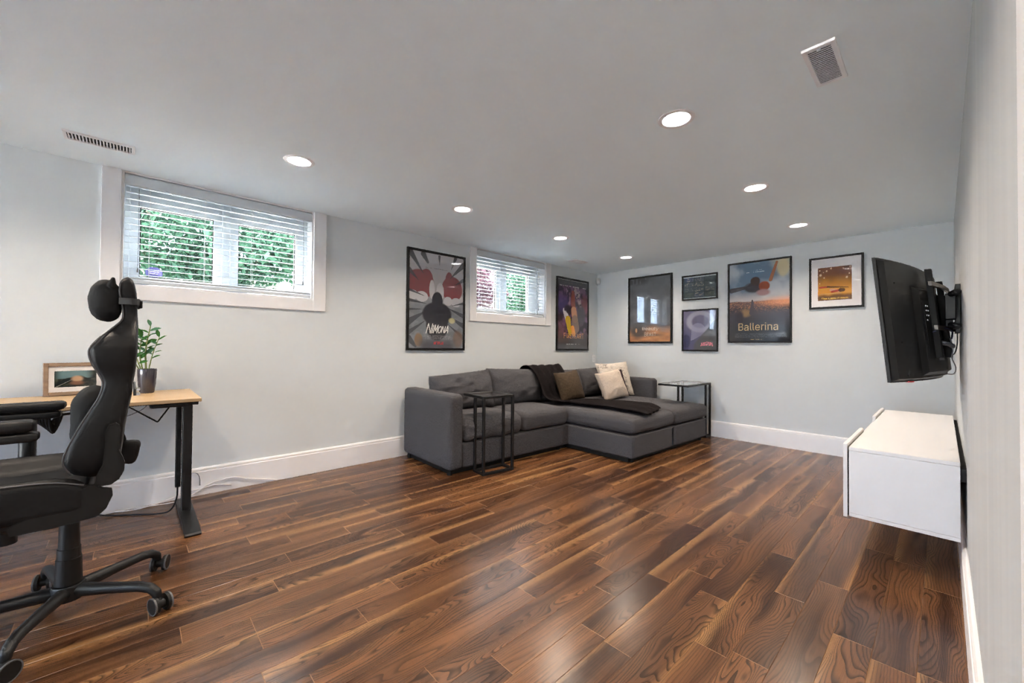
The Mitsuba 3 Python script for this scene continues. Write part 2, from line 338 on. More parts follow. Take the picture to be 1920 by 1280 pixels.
# floor: subfloor and planks
struct('floor', bx(-0.05, XR, YF, YB, -0.05, -0.0095), 'soil', 'dark walnut laminate floor in staggered boards')
anchors = {3.0605 + 0.1149 * k: None for k in range(-28, 8)}
known = {-10: 0.36, -8: 0.33, -7: 0.446, -12: 1.25, -11: 0.36, -9: 0.696, -2: 2.017, -1: 1.886, 0: 2.526, 1: 2.125, 2: 2.38, 3: 1.982, 4: 2.9}
rest = []
pid = 0
for k in range(-27, 7):
    xa, xb = 3.0605 + 0.1149 * k, 3.0605 + 0.1149 * (k + 1)
    xa_, xb_ = max(xa, 0.004), min(xb, XR - 0.004)
    if xb_ - xa_ < 0.006: continue
    r = random.Random(100 + k); cuts = [known.get(k, r.uniform(0.2, 2.2))]
    L = (0.53, 1.26, 0.72, 0.98, 1.1, 0.62)
    while cuts[-1] < YB: cuts.append(cuts[-1] + L[r.randrange(6)])
    while cuts[0] > YF - 1: cuts.insert(0, cuts[0] - L[r.randrange(6)])
    for a, b in zip(cuts[:-1], cuts[1:]):
        a_, b_ = max(a, YF + 0.003), min(b, YB - 0.003)
        if b_ - a_ < 0.02: continue
        pid += 1; e, g = 0.0011, 0.0002
        x0, x1, y0, y1 = xa_ + g, xb_ - g, a_ + g, b_ - g
        V = np.array([[x0, y0, -0.0012], [x1, y0, -0.0012], [x1, y1, -0.0012], [x0, y1, -0.0012], [x0 + e, y0 + e, 0], [x1 - e, y0 + e, 0], [x1 - e, y1 - e, 0], [x0 + e, y1 - e, 0],
                      [x0, y0, -0.009], [x1, y0, -0.009], [x1, y1, -0.009], [x0, y1, -0.009]])
        Fq = [[4, 5, 6, 7], [0, 1, 5, 4], [1, 2, 6, 5], [2, 3, 7, 6], [3, 0, 4, 7], [8, 9, 1, 0], [9, 10, 2, 1], [10, 11, 3, 2], [11, 8, 0, 3]]
        Fq = np.array(Fq); tri = np.vstack([Fq[:, [0, 1, 2]], Fq[:, [0, 2, 3]]])
        uv = np.stack([V[:, 1] - a, (V[:, 0] - (xa + xb) / 2) + pid], 1)
        if b_ < -0.75: rest.append((V, tri, uv)); continue
        part('floor', 'plank', trimesh.Trimesh(V, tri, process=False), 'floor_wood', False, uv=uv)
Vs, Fs, Us, at = [], [], [], 0
for V, tri, uv in rest: Vs.append(V); Fs.append(tri + at); Us.append(uv); at += len(V)
part('floor', 'rear_planks', trimesh.Trimesh(np.vstack(Vs), np.vstack(Fs), process=False), 'floor_wood', False, kind='stuff', uv=np.vstack(Us))

# baseboards: tall flat board with a small ogee cap
BH = 0.197
prof = [(0, 0), (0.018, 0), (0.018, BH - 0.03), (0.0145, BH - 0.027), (0.0145, BH - 0.012), (0.010, BH - 0.004), (0.004, BH), (0, BH)]
def baseboard(name, p0, p1, inward, label):
    d = np.array(p1) - np.array(p0); Ln = np.linalg.norm(d); d = d / Ln; V = []
    for q in (p0, p1):
        for o, z in prof: V.append([q[0] + inward[0] * o, q[1] + inward[1] * o, z])
    n = len(prof); Fq = [[i, (i + 1) % n, n + (i + 1) % n, n + i] for i in range(n)]
    Fq = np.array(Fq); m = trimesh.Trimesh(np.array(V), np.vstack([Fq[:, [0, 1, 2]], Fq[:, [0, 2, 3]]]), process=False); m.fix_normals()
    struct(name, m, 'white_trim', label)
baseboard('baseboard_left', (0, YF), (0, YB), (1, 0), 'tall white baseboard along the window wall')
baseboard('baseboard_back', (0, YB), (XR, YB), (0, -1), 'tall white baseboard along the poster wall')
baseboard('baseboard_right', (XR, YF), (XR, YB), (-1, 0), 'tall white baseboard under the media console')
struct('trim_3', cham(XR - 0.012, XR, 0.55, 0.745, 0.0, ZC, 0.002), 'white_trim', 'white casing strip at the near end of the right wall')

# ------------------------------------------------------------------ windows
def casing(n, a, b, label):
    o = 0.094; t = 0.019
    key = f'trim_{n}'
    labels[key] = {'label': label, 'kind': 'structure'}
    part(key, 'side_board', cham(0, t, a - o, a, ZS - o, ZC - 0.001, 0.0025), 'white_trim')
    part(key, 'side_board', cham(0, t, b, b + o + 0.008, ZS - o, ZC - 0.001, 0.0025), 'white_trim')
    part(key, 'bottom_board', cham(0, t, a + 0.0005, b - 0.0005, ZS - o, ZS, 0.0025), 'white_trim')
    part(key, 'jamb_board', bx(-0.215, 0.0, a - 0.0, a + 0.012, ZS, ZC - 0.001), 'white_trim')
    part(key, 'jamb_board', bx(-0.215, 0.0, b - 0.012, b, ZS, ZC - 0.001), 'white_trim')
    part(key, 'sill_board', bx(-0.215, 0.0, a + 0.012, b - 0.012, ZS - 0.001, ZS + 0.012), 'white_trim')
    part(key, 'head_board', bx(-0.215, 0.0, a + 0.012, b - 0.012, ZC - 0.012, ZC - 0.001), 'white_trim')
casing(1, *W1, 'wide white casing around the window above the desk')
casing(2, *W2, 'wide white casing around the window between the two left posters')

def frame_bars(x0, x1, a, b, z0, z1, w, bev=0.003):
    return join(cham(x0, x1, a, a + w, z0, z1, bev), cham(x0, x1, b - w, b, z0, z1, bev), cham(x0, x1, a + w, b - w, z0, z0 + w, bev), cham(x0, x1, a + w, b - w, z1 - w, z1, bev))
def window(n, a, b, g1, g2, label):
    key = f'window_{n}'; labels[key] = {'label': label, 'kind': 'structure'}
    a, b = a + 0.012, b - 0.012; z0, z1 = ZS + 0.012, ZC - 0.012
    part(key, 'outer_frame', frame_bars(-0.21, -0.13, a, b, z0, z1, 0.03), 'white_vinyl')
    mid = (g1[1] + g2[0]) / 2
    part(key, 'mullion', cham(-0.21, -0.125, mid - 0.028, mid + 0.028, z0 + 0.03, z1 - 0.03, 0.004), 'white_vinyl')
    for s, (ga, gb, ea, eb) in enumerate(((g1[0], g1[1], a + 0.03, mid - 0.028), (g2[0], g2[1], mid + 0.028, b - 0.03))):
        zz0, zz1, za, zb = 1.56, 2.048, z0 + 0.03, z1 - 0.03
        shp = sbox(ea, za, eb, zb).difference(sbox(ga, zz0, gb, zz1))
        m = trimesh.creation.extrude_polygon(shp, 0.05, engine='earcut'); v = m.vertices.copy(); m.vertices = np.stack([v[:, 2] - 0.185, v[:, 0], v[:, 1]], 1)
        sk = part(key, 'sash', m, 'white_vinyl')
        part(key, 'gasket', frame_bars(-0.158, -0.150, ga - 0.0005, gb + 0.0005, zz0 - 0.0005, zz1 + 0.0005, 0.006, 0.0005), 'matte_black')
        q = np.array([[-0.160, ga, zz0], [-0.160, gb, zz0], [-0.160, gb, zz1], [-0.160, ga, zz1]])
        part(key, 'pane', trimesh.Trimesh(q, [[0, 1, 2], [0, 2, 3]], process=False), 'glass')
labels['door_1'] = {'label': 'white glazed garden door behind the viewer', 'kind': 'structure'}
dfr = sbox(DX0, 0.0, DX1, DZ1).difference(sbox(DX0 + 0.08, 0.12, DX1 - 0.08, DZ1 - 0.08))
m = trimesh.creation.extrude_polygon(dfr, 0.06, engine='earcut'); v = m.vertices.copy(); m.vertices = np.stack([v[:, 0], v[:, 2] + YF - 0.09, v[:, 1]], 1); m.fix_normals()
part('door_1', 'frame', m, 'white_vinyl')
q = np.array([[DX0 + 0.08, YF - 0.06, 0.12], [DX1 - 0.08, YF - 0.06, 0.12], [DX1 - 0.08, YF - 0.06, DZ1 - 0.08], [DX0 + 0.08, YF - 0.06, DZ1 - 0.08]])
part('door_1', 'pane', trimesh.Trimesh(q, [[0, 1, 2], [0, 2, 3]], process=False), 'glass')
window(1, *W1, (0.026, 0.443), (0.604, 1.017), 'white slider window above the desk with green leaves outside')
window(2, *W2, (2.94, 3.316), (3.494, 3.890), 'white slider window between the two left posters')

def blind(a, b, label, grp, cords, tassels):
    t = thing('window_blind', label, 'blind')
    a, b = a + 0.013, b - 0.013
    part(t, 'valance', cham(-0.012, 0.002, a, b, 2.150, 2.215, 0.003), 'white_vinyl')
    part(t, 'head_rail', bx(-0.068, -0.014, a + 0.004, b - 0.004, 2.180, 2.224), 'white_vinyl')
    zb = 1.517
    zs = np.arange(zb + 0.040, 2.165, 0.0425)
    s = np.linspace(-1, 1, 5); xx = -0.040 + 0.0245 * s; zz = 0.0022 * (1 - s ** 2) - 0.0028 * s
    V = np.array([[x, y, z + o] for o in (0, 0.0026) for y in (a + 0.004, b - 0.004) for x, z in zip(xx, zz)])
    Fc = []
    for i in range(4):
        Fc += [[i, i + 5, i + 6, i + 1], [10 + i, 11 + i, 16 + i, 15 + i]]
    Fc += [[0, 10, 15, 5], [4, 9, 19, 14]]
    for i in range(4): Fc += [[i, i + 1, 11 + i, 10 + i], [5 + i, 15 + i, 16 + i, 6 + i]]
    Fc = np.array(Fc); sl = trimesh.Trimesh(V, np.vstack([Fc[:, [0, 1, 2]], Fc[:, [0, 2, 3]]]), process=False); sl.fix_normals()
    shared = mikit.ply(sl, 'white_vinyl', False)
    for z in zs: part(t, 'slat', {**shared, 'to_world': T().translate([0, 0, float(z)])}, None)
    for k in range(3): part(t, 'stacked_slat', {**shared, 'to_world': T().translate([0, 0, zb + 0.010 + 0.0045 * k])}, None)
    part(t, 'bottom_rail', cham(-0.064, -0.016, a + 0.004, b - 0.004, zb - 0.020, zb + 0.004, 0.003), 'white_vinyl')
    for y in cords:
        part(t, 'ladder_cord', join(*(tube([(x, y, zb), (x, y, 2.185)], 0.0011, 5, 0) for x in (-0.0135, -0.0665))), 'cable_white')
    for y, z in tassels:
        part(t, 'pull_cord', tube([(-0.010, y, z), (-0.010, y + 0.002, (z + 2.15) / 2), (-0.010, y, 2.155)], 0.0014, 5), 'cable_grey')
        part(t, 'tassel', lathe([(0.0005, 0.012), (0.003, 0.010), (0.0045, 0.0), (0.005, -0.012), (0.0042, -0.018), (0.0005, -0.019)], 10, (-0.010, y, z)), 'cable_grey', True, label='small dark cord tassel')
    return t
blind(*W1, 'white horizontal slat blind in the window above the desk', None, (0.075, 0.38, 0.68, 1.00), ((0.018, 1.59), (1.046, 1.62)))
blind(*W2, 'white horizontal slat blind in the window between the two left posters', None, (2.99, 3.32, 3.62, 3.96), ((3.965, 1.60),))

st = thing('security_sticker', 'purple octagonal security sticker on the lower corner of the desk window glass', 'sticker')
oc = [(0.105 + 0.05 * math.cos(math.radians(22.5 + 45 * i)), 1.600 + 0.042 * math.sin(math.radians(22.5 + 45 * i))) for i in range(8)]
mat('sticker_purple', (0.11, 0.10, 0.30), 0.4)
part(st, 'backing', extrude_yz(oc, -0.1585, -0.1575), 'sticker_purple')
part(st, 'print_band', join(bx(-0.1573, -0.1570, 0.078, 0.132, 1.604, 1.609), bx(-0.1573, -0.1570, 0.083, 0.127, 1.590, 1.594)), 'paper_white')
part(st, 'corner_flash', extrude_yz([(0.045, 1.558), (0.075, 1.558), (0.055, 1.578)], -0.1585, -0.1575), 'paper_white')

# ------------------------------------------------------------------ ceiling fixtures
scene['lamp_bsdf'] = {'type': 'diffuse', 'reflectance': {'type': 'rgb', 'value': [0.8, 0.8, 0.8]}}
mat('reflector_white', (0.86, 0.86, 0.85), 0.35)
row1 = ['nearest the desk window', 'second from the desk in the window row', 'third from the desk in the window row', 'farthest of the window row, next to the corner']
row2 = ['nearest the viewer in the row before the console', 'above the television, second of the console row', 'farthest of the console row, near the poster wall']
for i, (x, y) in enumerate(LIGHTS):
    lab = 'lit round recessed ceiling light ' + (row1[i] if i < 4 else row2[i - 4] if i < 7 else ('just beyond the top edge of the view', 'out of view above the desk', 'out of view behind the viewer')[i - 7])
    t = thing('ceiling_light', lab, 'ceiling light', 'recessed ceiling lights')
    part(t, 'trim_ring', lathe([(RAP - 0.004, ZC - 0.0005), (RAP - 0.003, ZC - 0.004), (RAP + 0.006, ZC - 0.005), (RAP + 0.017, ZC - 0.003), (RAP + 0.019, ZC - 0.0003)], 40, (x, y, 0)), 'white_trim', 40)
    part(t, 'reflector', lathe([(RAP - 0.0035, ZC - 0.001), (0.063, ZC + 0.015), (0.058, ZC + 0.034), (0.057, ZC + 0.042), (0.001, ZC + 0.0425)], 40, (x, y, 0)), 'reflector_white', True)
    d = mikit.ply(disc(x, y, ZC + 0.038, 0.054), 'lamp_bsdf')
    d['emitter'] = {'type': 'area', 'radiance': {'type': 'rgb', 'value': [float(c) for c in LAMP]}}
    part(t, 'lamp', d, None, label='glowing white lamp disc')

def vent(cx, cy, lx, ly, along, nslat, label, closed=False):
    t = thing('ceiling_vent', label, 'vent')
    z1, z0 = ZC, ZC - 0.009; w = 0.016
    x0, x1, y0, y1 = cx - lx / 2, cx + lx / 2, cy - ly / 2, cy + ly / 2
    out = sbox(x0, y0, x1, y1); inn = sbox(x0 + w, y0 + w, x1 - w, y1 - w)
    b = extrude_xy(out.difference(inn), z0, z1 - 0.0003)
    v = b.vertices; lo = v[:, 2] < z0 + 1e-6
    b.vertices[lo, :2] = np.array([cx, cy]) + (v[lo, :2] - np.array([cx, cy])) * np.where(np.abs(v[lo, :2] - np.array([cx, cy])) > np.array([lx, ly]) / 2 - w * 0.9, 0.975, 1.0)
    part(t, 'frame', b, 'white_trim')
    part(t, 'damper', bx(x0 + w, x1 - w, y0 + w, y1 - w, z1 - 0.0018, z1 - 0.0006), 'white_trim' if closed else 'dark_slot')
    n = nslat; L = (ly if along == 'y' else lx) - 2 * w
    for i in range(n):
        c = -L / 2 + L * (i + 0.5) / n; hw = L / n * 0.21
        if along == 'y': s_ = cham(x0 + w, x1 - w, cy + c - hw, cy + c + hw, z0 + 0.0005, z0 + 0.0022, 0.0005)
        else: s_ = cham(cx + c - hw, cx + c + hw, y0 + w, y1 - w, z0 + 0.0005, z0 + 0.0022, 0.0005)
        part(t, 'louvre', s_, 'white_trim')
    if not closed: part(t, 'lever', bx(cx - 0.006, cx + 0.006, y0 + w + 0.004, y0 + w + 0.012, z0 - 0.004, z0 + 0.002), 'white_trim')
vent(0.423, -0.150, 0.125, 0.290, 'y', 19, 'white slotted ceiling vent on the left, above the desk')
vent(3.382, 2.011, 0.105, 0.300, 'y', 21, 'white slotted ceiling vent on the right, before the television wall')
vent(0.385, 4.300, 0.125, 0.290, 'y', 12, 'small white closed ceiling vent far off near the corner', closed=True)

ms = thing('motion_sensor', 'small white motion sensor high in the room corner beside the ceiling', 'motion sensor')
a = math.radians(45)
hb = soft_box(-0.028, 0.028, -0.022, 0.022, -0.048, 0.048, 0.010, 8)
part(ms, 'housing', place(hb, (0.042, YB - 0.042, 2.118), rz=45), 'sensor_plastic', True)
part(ms, 'lens', place(soft_box(-0.019, 0.019, -0.004, 0.004, -0.022, 0.018, 0.004, 6), (0.042 + 0.0165, YB - 0.042 - 0.0165, 2.108), rz=45), 'white_trim', True)
part(ms, 'bracket', place(cham(-0.02, 0.02, -0.010, 0.014, -0.012, 0.012), (0.020, YB - 0.020, 2.158), rz=45), 'sensor_plastic')
ou = thing('wall_outlet', 'small white double wall outlet on the left wall near the corner behind the sofa', 'outlet')
part(ou, 'plate', cham(0, 0.006, 5.170, 5.242, 0.865, 0.980, 0.002), 'white_trim')
for z in (0.900, 0.948):
    part(ou, 'socket', cham(0.006, 0.0085, 5.189, 5.223, z - 0.014, z + 0.014, 0.001), 'sensor_plastic')

# ------------------------------------------------------------------ posters
def blob(u, v, cx, cy, rx, ry, soft=0.15):
    return 1 - smoothstep(1 - soft, 1 + soft, dr.sqrt(dr.square((u - cx) / rx) + dr.square((v - cy) / ry)))
def spear(u, v, x0, y0, x1, y1, r0, r1, asp=1.48):
    px, py, dx, dy = u - x0, (v - y0) * asp, x1 - x0, (y1 - y0) * asp
    t = dr.clip((px * dx + py * dy) / (dx * dx + dy * dy), 0, 1)
    d = dr.sqrt(dr.square(px - t * dx) + dr.square(py - t * dy))
    return 1 - smoothstep(-0.004, 0.004, d - (r0 + (r1 - r0) * t))
def band(x, a, b, s=0.004): return smoothstep(a - s, a + s, x) * (1 - smoothstep(b - s, b + s, x))
def words(u, v, u0, u1, v0, v1, rows, seed, fr=90.0):
    k = (v - v0) / (v1 - v0) * rows; ln = dr.floor(k); kk = k - ln
    return band(u, u0, u1) * band(v, v0, v1, 0.001) * band(kk, 0.25, 0.78, 0.12) * smoothstep(0.33, 0.5, noise(u * fr + ln * 13.0, seed))
K = lambda r, g, b: tuple(rgb(r, g, b))

def art_spears(p, n, uv):        # grey sheet of converging spears, two red lobes, dark mound
    u, v = uv.x, uv.y
    c = mix(K(120, 124, 130), K(188, 188, 192), smoothstep(0.3, 0.95, v + 0.12 * (noise(u * 6, v * 8) - 0.5)))
    c = mix(c, K(96, 104, 108), (1 - smoothstep(0.25, 0.62, v)) * 0.6 * smoothstep(0.35, 0.6, noise(u * 14, v * 26, 4)))
    c = mix(c, K(205, 205, 205), 0.6 * blob(u, v, 0.10, 0.58, 0.16, 0.05, 0.2)); c = mix(c, K(205, 205, 205), 0.6 * blob(u, v, 0.85, 0.545, 0.2, 0.045, 0.2))
    for q in ((0.18, 0.66, 0.26, 0.155), (0.30, 0.70, 0.12, 0.13), (0.78, 0.645, 0.20, 0.14), (0.72, 0.70, 0.08, 0.13)): c = mix(c, K(116, 62, 66), blob(u, v, *q, 0.05))
    for q in ((0.06, 0.545, 0.1, 0.05), (0.22, 0.535, 0.11, 0.055), (0.70, 0.51, 0.08, 0.05), (0.86, 0.505, 0.1, 0.05), (0.55, 0.60, 0.07, 0.10), (0.40, 0.62, 0.05, 0.10)): c = mix(c, K(184, 185, 190), blob(u, v, *q, 0.06))
    for q in ((0.0, 1.0, 0.24, 0.78, 0.05, 0.004), (0.24, 0.98, 0.32, 0.90, 0.045, 0.02), (0.53, 0.98, 0.535, 0.89, 0.022, 0.002), (0.84, 0.99, 0.76, 0.86, 0.03, 0.003), (1.0, 0.93, 0.74, 0.76, 0.045, 0.003), (0.0, 0.80, 0.16, 0.70, 0.035, 0.003),
              (1.0, 0.76, 0.84, 0.695, 0.03, 0.003), (0.0, 0.595, 0.26, 0.545, 0.02, 0.003), (0.0, 0.49, 0.30, 0.465, 0.024, 0.003), (0.0, 0.395, 0.25, 0.405, 0.018, 0.002), (1.0, 0.50, 0.78, 0.465, 0.02, 0.002), (1.0, 0.36, 0.72, 0.43, 0.035, 0.004),
              (0.0, 0.27, 0.26, 0.375, 0.05, 0.01), (0.0, 0.16, 0.27, 0.28, 0.035, 0.004), (1.0, 0.25, 0.72, 0.345, 0.04, 0.004), (1.0, 0.12, 0.70, 0.26, 0.03, 0.004), (0.0, 0.10, 0.12, 0.02, 0.05, 0.02)): c = mix(c, K(58, 60, 66), spear(u, v, *q) * 0.93)
    for q in ((0.50, 0.36, 0.27, 0.13), (0.50, 0.24, 0.20, 0.16), (0.50, 0.50, 0.10, 0.10)): c = mix(c, K(36, 34, 40), blob(u, v, *q, 0.08))
    c = mix(c, K(128, 100, 66), blob(u, v, 0.17, 0.085, 0.07, 0.07, 0.2) * 0.9); c = mix(c, K(112, 88, 72), blob(u, v, 0.90, 0.10, 0.10, 0.09, 0.3) * 0.8)
    c = mix(c, K(205, 196, 150), blob(u, v, 0.78, 0.30, 0.06, 0.03, 0.3) * 0.7)
    c = mix(c, K(62, 60, 66), (1 - smoothstep(0.03, 0.15, v)) * band(u, 0.18, 0.82, 0.1) * 0.95)
    c = mix(c, K(140, 138, 142), words(u, v, 0.24, 0.80, 0.092, 0.138, 5, 3.0) * 0.7)
    return mix(c, K(120, 122, 128), words(u, v, 0.28, 0.74, 0.838, 0.850, 1, 8.0, 40.0) * 0.8)

def art_collage(p, n, uv):       # dusky purple collage with a red spire and gold strokes
    u, v = uv.x, uv.y
    g = fbm(u * 9, v * 14, 2.0, 3)
    c = mix(K(42, 36, 48), K(112, 80, 110), smoothstep(0.35, 0.7, g))
    c = mix(c, K(70, 58, 110), blob(u, v, 0.15, 0.66, 0.22, 0.12, 0.6) * 0.7); c = mix(c, K(132, 58, 60), blob(u, v, 0.90, 0.66, 0.12, 0.13, 0.6) * 0.75)
    c = mix(c, K(96, 62, 48), (1 - smoothstep(0.15, 0.55, v)) * (1 - smoothstep(0.1, 0.35, u)) * 0.8)
    c = mix(c, K(168, 150, 150), spear(u, v, 0.62, 0.86, 0.78, 0.58, 0.10, 0.02) * smoothstep(0.4, 0.6, noise(u * 30, v * 40)) * 0.9)
    c = mix(c, K(150, 130, 145), spear(u, v, 0.33, 0.84, 0.38, 0.62, 0.07, 0.03) * smoothstep(0.35, 0.6, noise(u * 26, v * 30, 5)) * 0.9)
    c = mix(c, K(136, 66, 44), spear(u, v, 0.49, 0.82, 0.50, 0.62, 0.05, 0.08) * 0.9)
    c = mix(c, K(64, 66, 74), blob(u, v, 0.78, 0.50, 0.14, 0.14, 0.3) * 0.9); c = mix(c, K(36, 32, 36), blob(u, v, 0.34, 0.56, 0.14, 0.08, 0.3) * 0.9)
    c = mix(c, K(196, 192, 198), spear(u, v, 0.22, 0.55, 0.30, 0.44, 0.06, 0.07) * smoothstep(0.35, 0.5, noise(u * 22, v * 30, 9)))
    c = mix(c, K(190, 160, 50), spear(u, v, 0.33, 0.42, 0.40, 0.22, 0.085, 0.05))
    c = mix(c, K(176, 122, 84), spear(u, v, 0.52, 0.56, 0.56, 0.44, 0.09, 0.09) * 0.9); c = mix(c, K(120, 100, 90), spear(u, v, 0.56, 0.42, 0.60, 0.30, 0.11, 0.11) * 0.9)
    c = mix(c, K(216, 150, 72), spear(u, v, 0.48, 0.30, 0.52, 0.22, 0.06, 0.06))
    c = mix(c, K(66, 64, 66), 1 - smoothstep(0.11, 0.24, v - 0.03 * u)); c = mix(c, K(66, 66, 68), smoothstep(0.90, 0.93, v))
    c = mix(c, K(196, 196, 196), words(u, v, 0.06, 0.94, 0.895, 0.917, 1, 4.0, 46.0)); c = mix(c, K(120, 110, 90), words(u, v, 0.2, 0.85, 0.945, 0.957, 1, 6.0, 30.0) * 0.7)
    c = mix(c, K(210, 210, 210), band(v, 0.990, 0.994, 0.001)); return mix(c, K(225, 225, 225), words(u, v, 0.28, 0.74, 0.060, 0.073, 1, 12.0, 60.0))

def art_shore(p, n, uv):         # dim misty grey sheet over a warm sandy shore
    u, v = uv.x, uv.y
    g = fbm(u * 5, v * 9, 1.0, 4)
    c = mix(K(50, 53, 58), K(96, 98, 102), g); c = mix(c, K(38, 36, 36), smoothstep(0.86, 0.97, v) * (1 - smoothstep(0.35, 0.6, u)) * smoothstep(0.35, 0.6, noise(u * 22, v * 16)))
    c = mix(c, K(74, 76, 82), smoothstep(0.2, 0.5, v) * 0.3)
    sand = mix(K(128, 84, 54), K(190, 136, 88), fbm(u * 6, v * 26, 3.0, 3))
    c = mix(c, sand, 1 - smoothstep(0.10, 0.28, v + 0.06 * (noise(u * 5, 1.0) - 0.5)))
    c = mix(c, K(46, 44, 46), blob(u, v, 0.22, 0.17, 0.20, 0.11, 0.4) * 0.9); c = mix(c, K(60, 52, 48), band(v, 0.085, 0.115, 0.02) * band(u, 0.1, 0.8, 0.2) * 0.8)
    return mix(c, K(190, 150, 110), blob(u, v, 0.17, 0.175, 0.025, 0.035, 0.3) * 0.8)

def art_grid(p, n, uv):          # dark sheet with a grid of small pictures
    u, v = uv.x, uv.y
    c = mix(K(24, 34, 40), K(44, 58, 64), noise(u * 4, v * 4))
    gx, gy = (u - 0.03) * 3.2, (v - 0.06) * 4.4; i, j = dr.floor(gx), dr.floor(gy); a, b = gx - i, gy - j
    ins = band(a, 0.06, 0.94, 0.03) * band(b, 0.1, 0.92, 0.03); q = fbm(u * 24, v * 20, i * 3 + j * 7, 3)
    tint = mi.Color3f(0.04 + 0.06 * cell_rand(i, j, 1), 0.055 + 0.05 * cell_rand(i, j, 1), 0.065 + 0.05 * cell_rand(i, j, 3))
    lit = smoothstep(0.35, 0.9, cell_rand(i, j, 5))
    c = mix(c, tint * (0.2 + 1.8 * q), ins * (0.35 + 0.6 * lit)); c = mix(c, mi.Color3f(0.40, 0.32, 0.2), ins * lit * smoothstep(0.55, 0.75, q) * 0.8)
    return mix(c, K(190, 195, 198), dr.maximum(band(v, 0.945, 0.99), band(v, 0.012, 0.04)))

def art_beam(p, n, uv):          # violet-grey sheet with a soft pale sweep of light
    u, v = uv.x, uv.y
    c = mix(K(62, 60, 92), K(104, 100, 124), smoothstep(0.2, 0.9, v + 0.2 * (fbm(u * 4, v * 4, 0.0, 3) - 0.5)))
    r = dr.sqrt(dr.square((u - 0.52) / 0.34) + dr.square((v - 0.72) / 0.22)); c = mix(c, K(158, 158, 172), blob(r, 0.0, 1.0, 0.0, 0.24, 1.0, 0.6) * 0.8)
    c = mix(c, K(140, 140, 165), spear(u, v, 0.25, 0.25, 0.45, 0.50, 0.02, 0.22, 1.2) * 0.6)
    c = mix(c, K(62, 62, 66), smoothstep(0.0, 0.05, (u - 0.32) * 0.95 + 0.36 - v - 0.20) * smoothstep(0.3, 0.36, u)); return mix(c, K(44, 42, 70), blob(u, v, 0.09, 0.22, 0.13, 0.17, 0.12) * 0.9)

def art_skyline(p, n, uv):       # blue cloudy sky above a sunset city
    u, v = uv.x, uv.y
    cl = fbm(u * 3.2 + v, v * 4.5, 1.0, 4)
    c = mix(K(88, 112, 134), K(168, 176, 184), smoothstep(0.35, 0.7, cl)); c = mix(c, K(206, 196, 192), (1 - smoothstep(0.50, 0.68, v)) * 0.8)
    c = mix(c, K(206, 200, 172), blob(u, v, 0.98, 0.98, 0.22, 0.16, 0.5) * 0.7)
    hor = 0.505 + 0.02 * (noise(u * 7, 2.0) - 0.5)
    city = mix(K(56, 52, 58), K(128, 84, 74), smoothstep(0.40, 0.50, v) * (0.4 + 0.6 * smoothstep(0.2, 0.9, u)))
    bl = smoothstep(0.55, 0.75, noise(dr.floor(u * 60), dr.floor(v * 90), 3.0)); city = mix(city, K(196, 140, 100), bl * smoothstep(0.33, 0.46, v) * 0.55)
    city = mix(city, K(34, 36, 40), 1 - smoothstep(0.12, 0.36, v)); c = mix(c, city, 1 - smoothstep(hor - 0.012, hor + 0.012, v))
    c = mix(c, K(226, 160, 120), blob(u, v, 0.97, 0.485, 0.35, 0.05, 0.8) * 0.75); c = mix(c, K(150, 120, 78), blob(u, v, 0.27, 0.36, 0.10, 0.05, 0.5) * 0.8)
    c = mix(c, K(60, 54, 60), spear(u, v, 0.40, 0.52, 0.40, 0.36, 0.012, 0.05)); c = mix(c, K(48, 42, 48), blob(u, v, 0.18, 0.30, 0.07, 0.10, 0.4))
    # a plain dark and rust coloured drift of shapes where the printed figures are
    c = mix(c, K(48, 46, 50), spear(u, v, 0.04, 0.66, 0.40, 0.70, 0.045, 0.02)); c = mix(c, K(40, 40, 46), blob(u, v, 0.42, 0.68, 0.16, 0.065, 0.2)); c = mix(c, K(46, 32, 30), blob(u, v, 0.45, 0.76, 0.08, 0.055, 0.15))
    c = mix(c, K(122, 60, 42), blob(u, v, 0.60, 0.69, 0.09, 0.06, 0.15)); c = mix(c, K(150, 118, 120), blob(u, v, 0.58, 0.61, 0.11, 0.04, 0.3)); c = mix(c, K(150, 96, 66), spear(u, v, 0.70, 0.76, 0.80, 0.97, 0.03, 0.02)); c = mix(c, K(198, 186, 150), blob(u, v, 0.90, 0.90, 0.09, 0.11, 0.2) * 0.8)
    c = mix(c, K(215, 220, 224), words(u, v, 0.30, 0.60, 0.868, 0.884, 1, 5.0, 50.0) * 0.8); c = mix(c, K(205, 210, 214), words(u, v, 0.38, 0.56, 0.895, 0.903, 1, 7.0, 60.0) * 0.6)
    c = mix(c, K(96, 98, 102), words(u, v, 0.10, 0.95, 0.045, 0.10, 6, 9.0) * 0.6); return mix(c, K(196, 170, 110), words(u, v, 0.36, 0.58, 0.017, 0.027, 1, 2.0, 60.0))

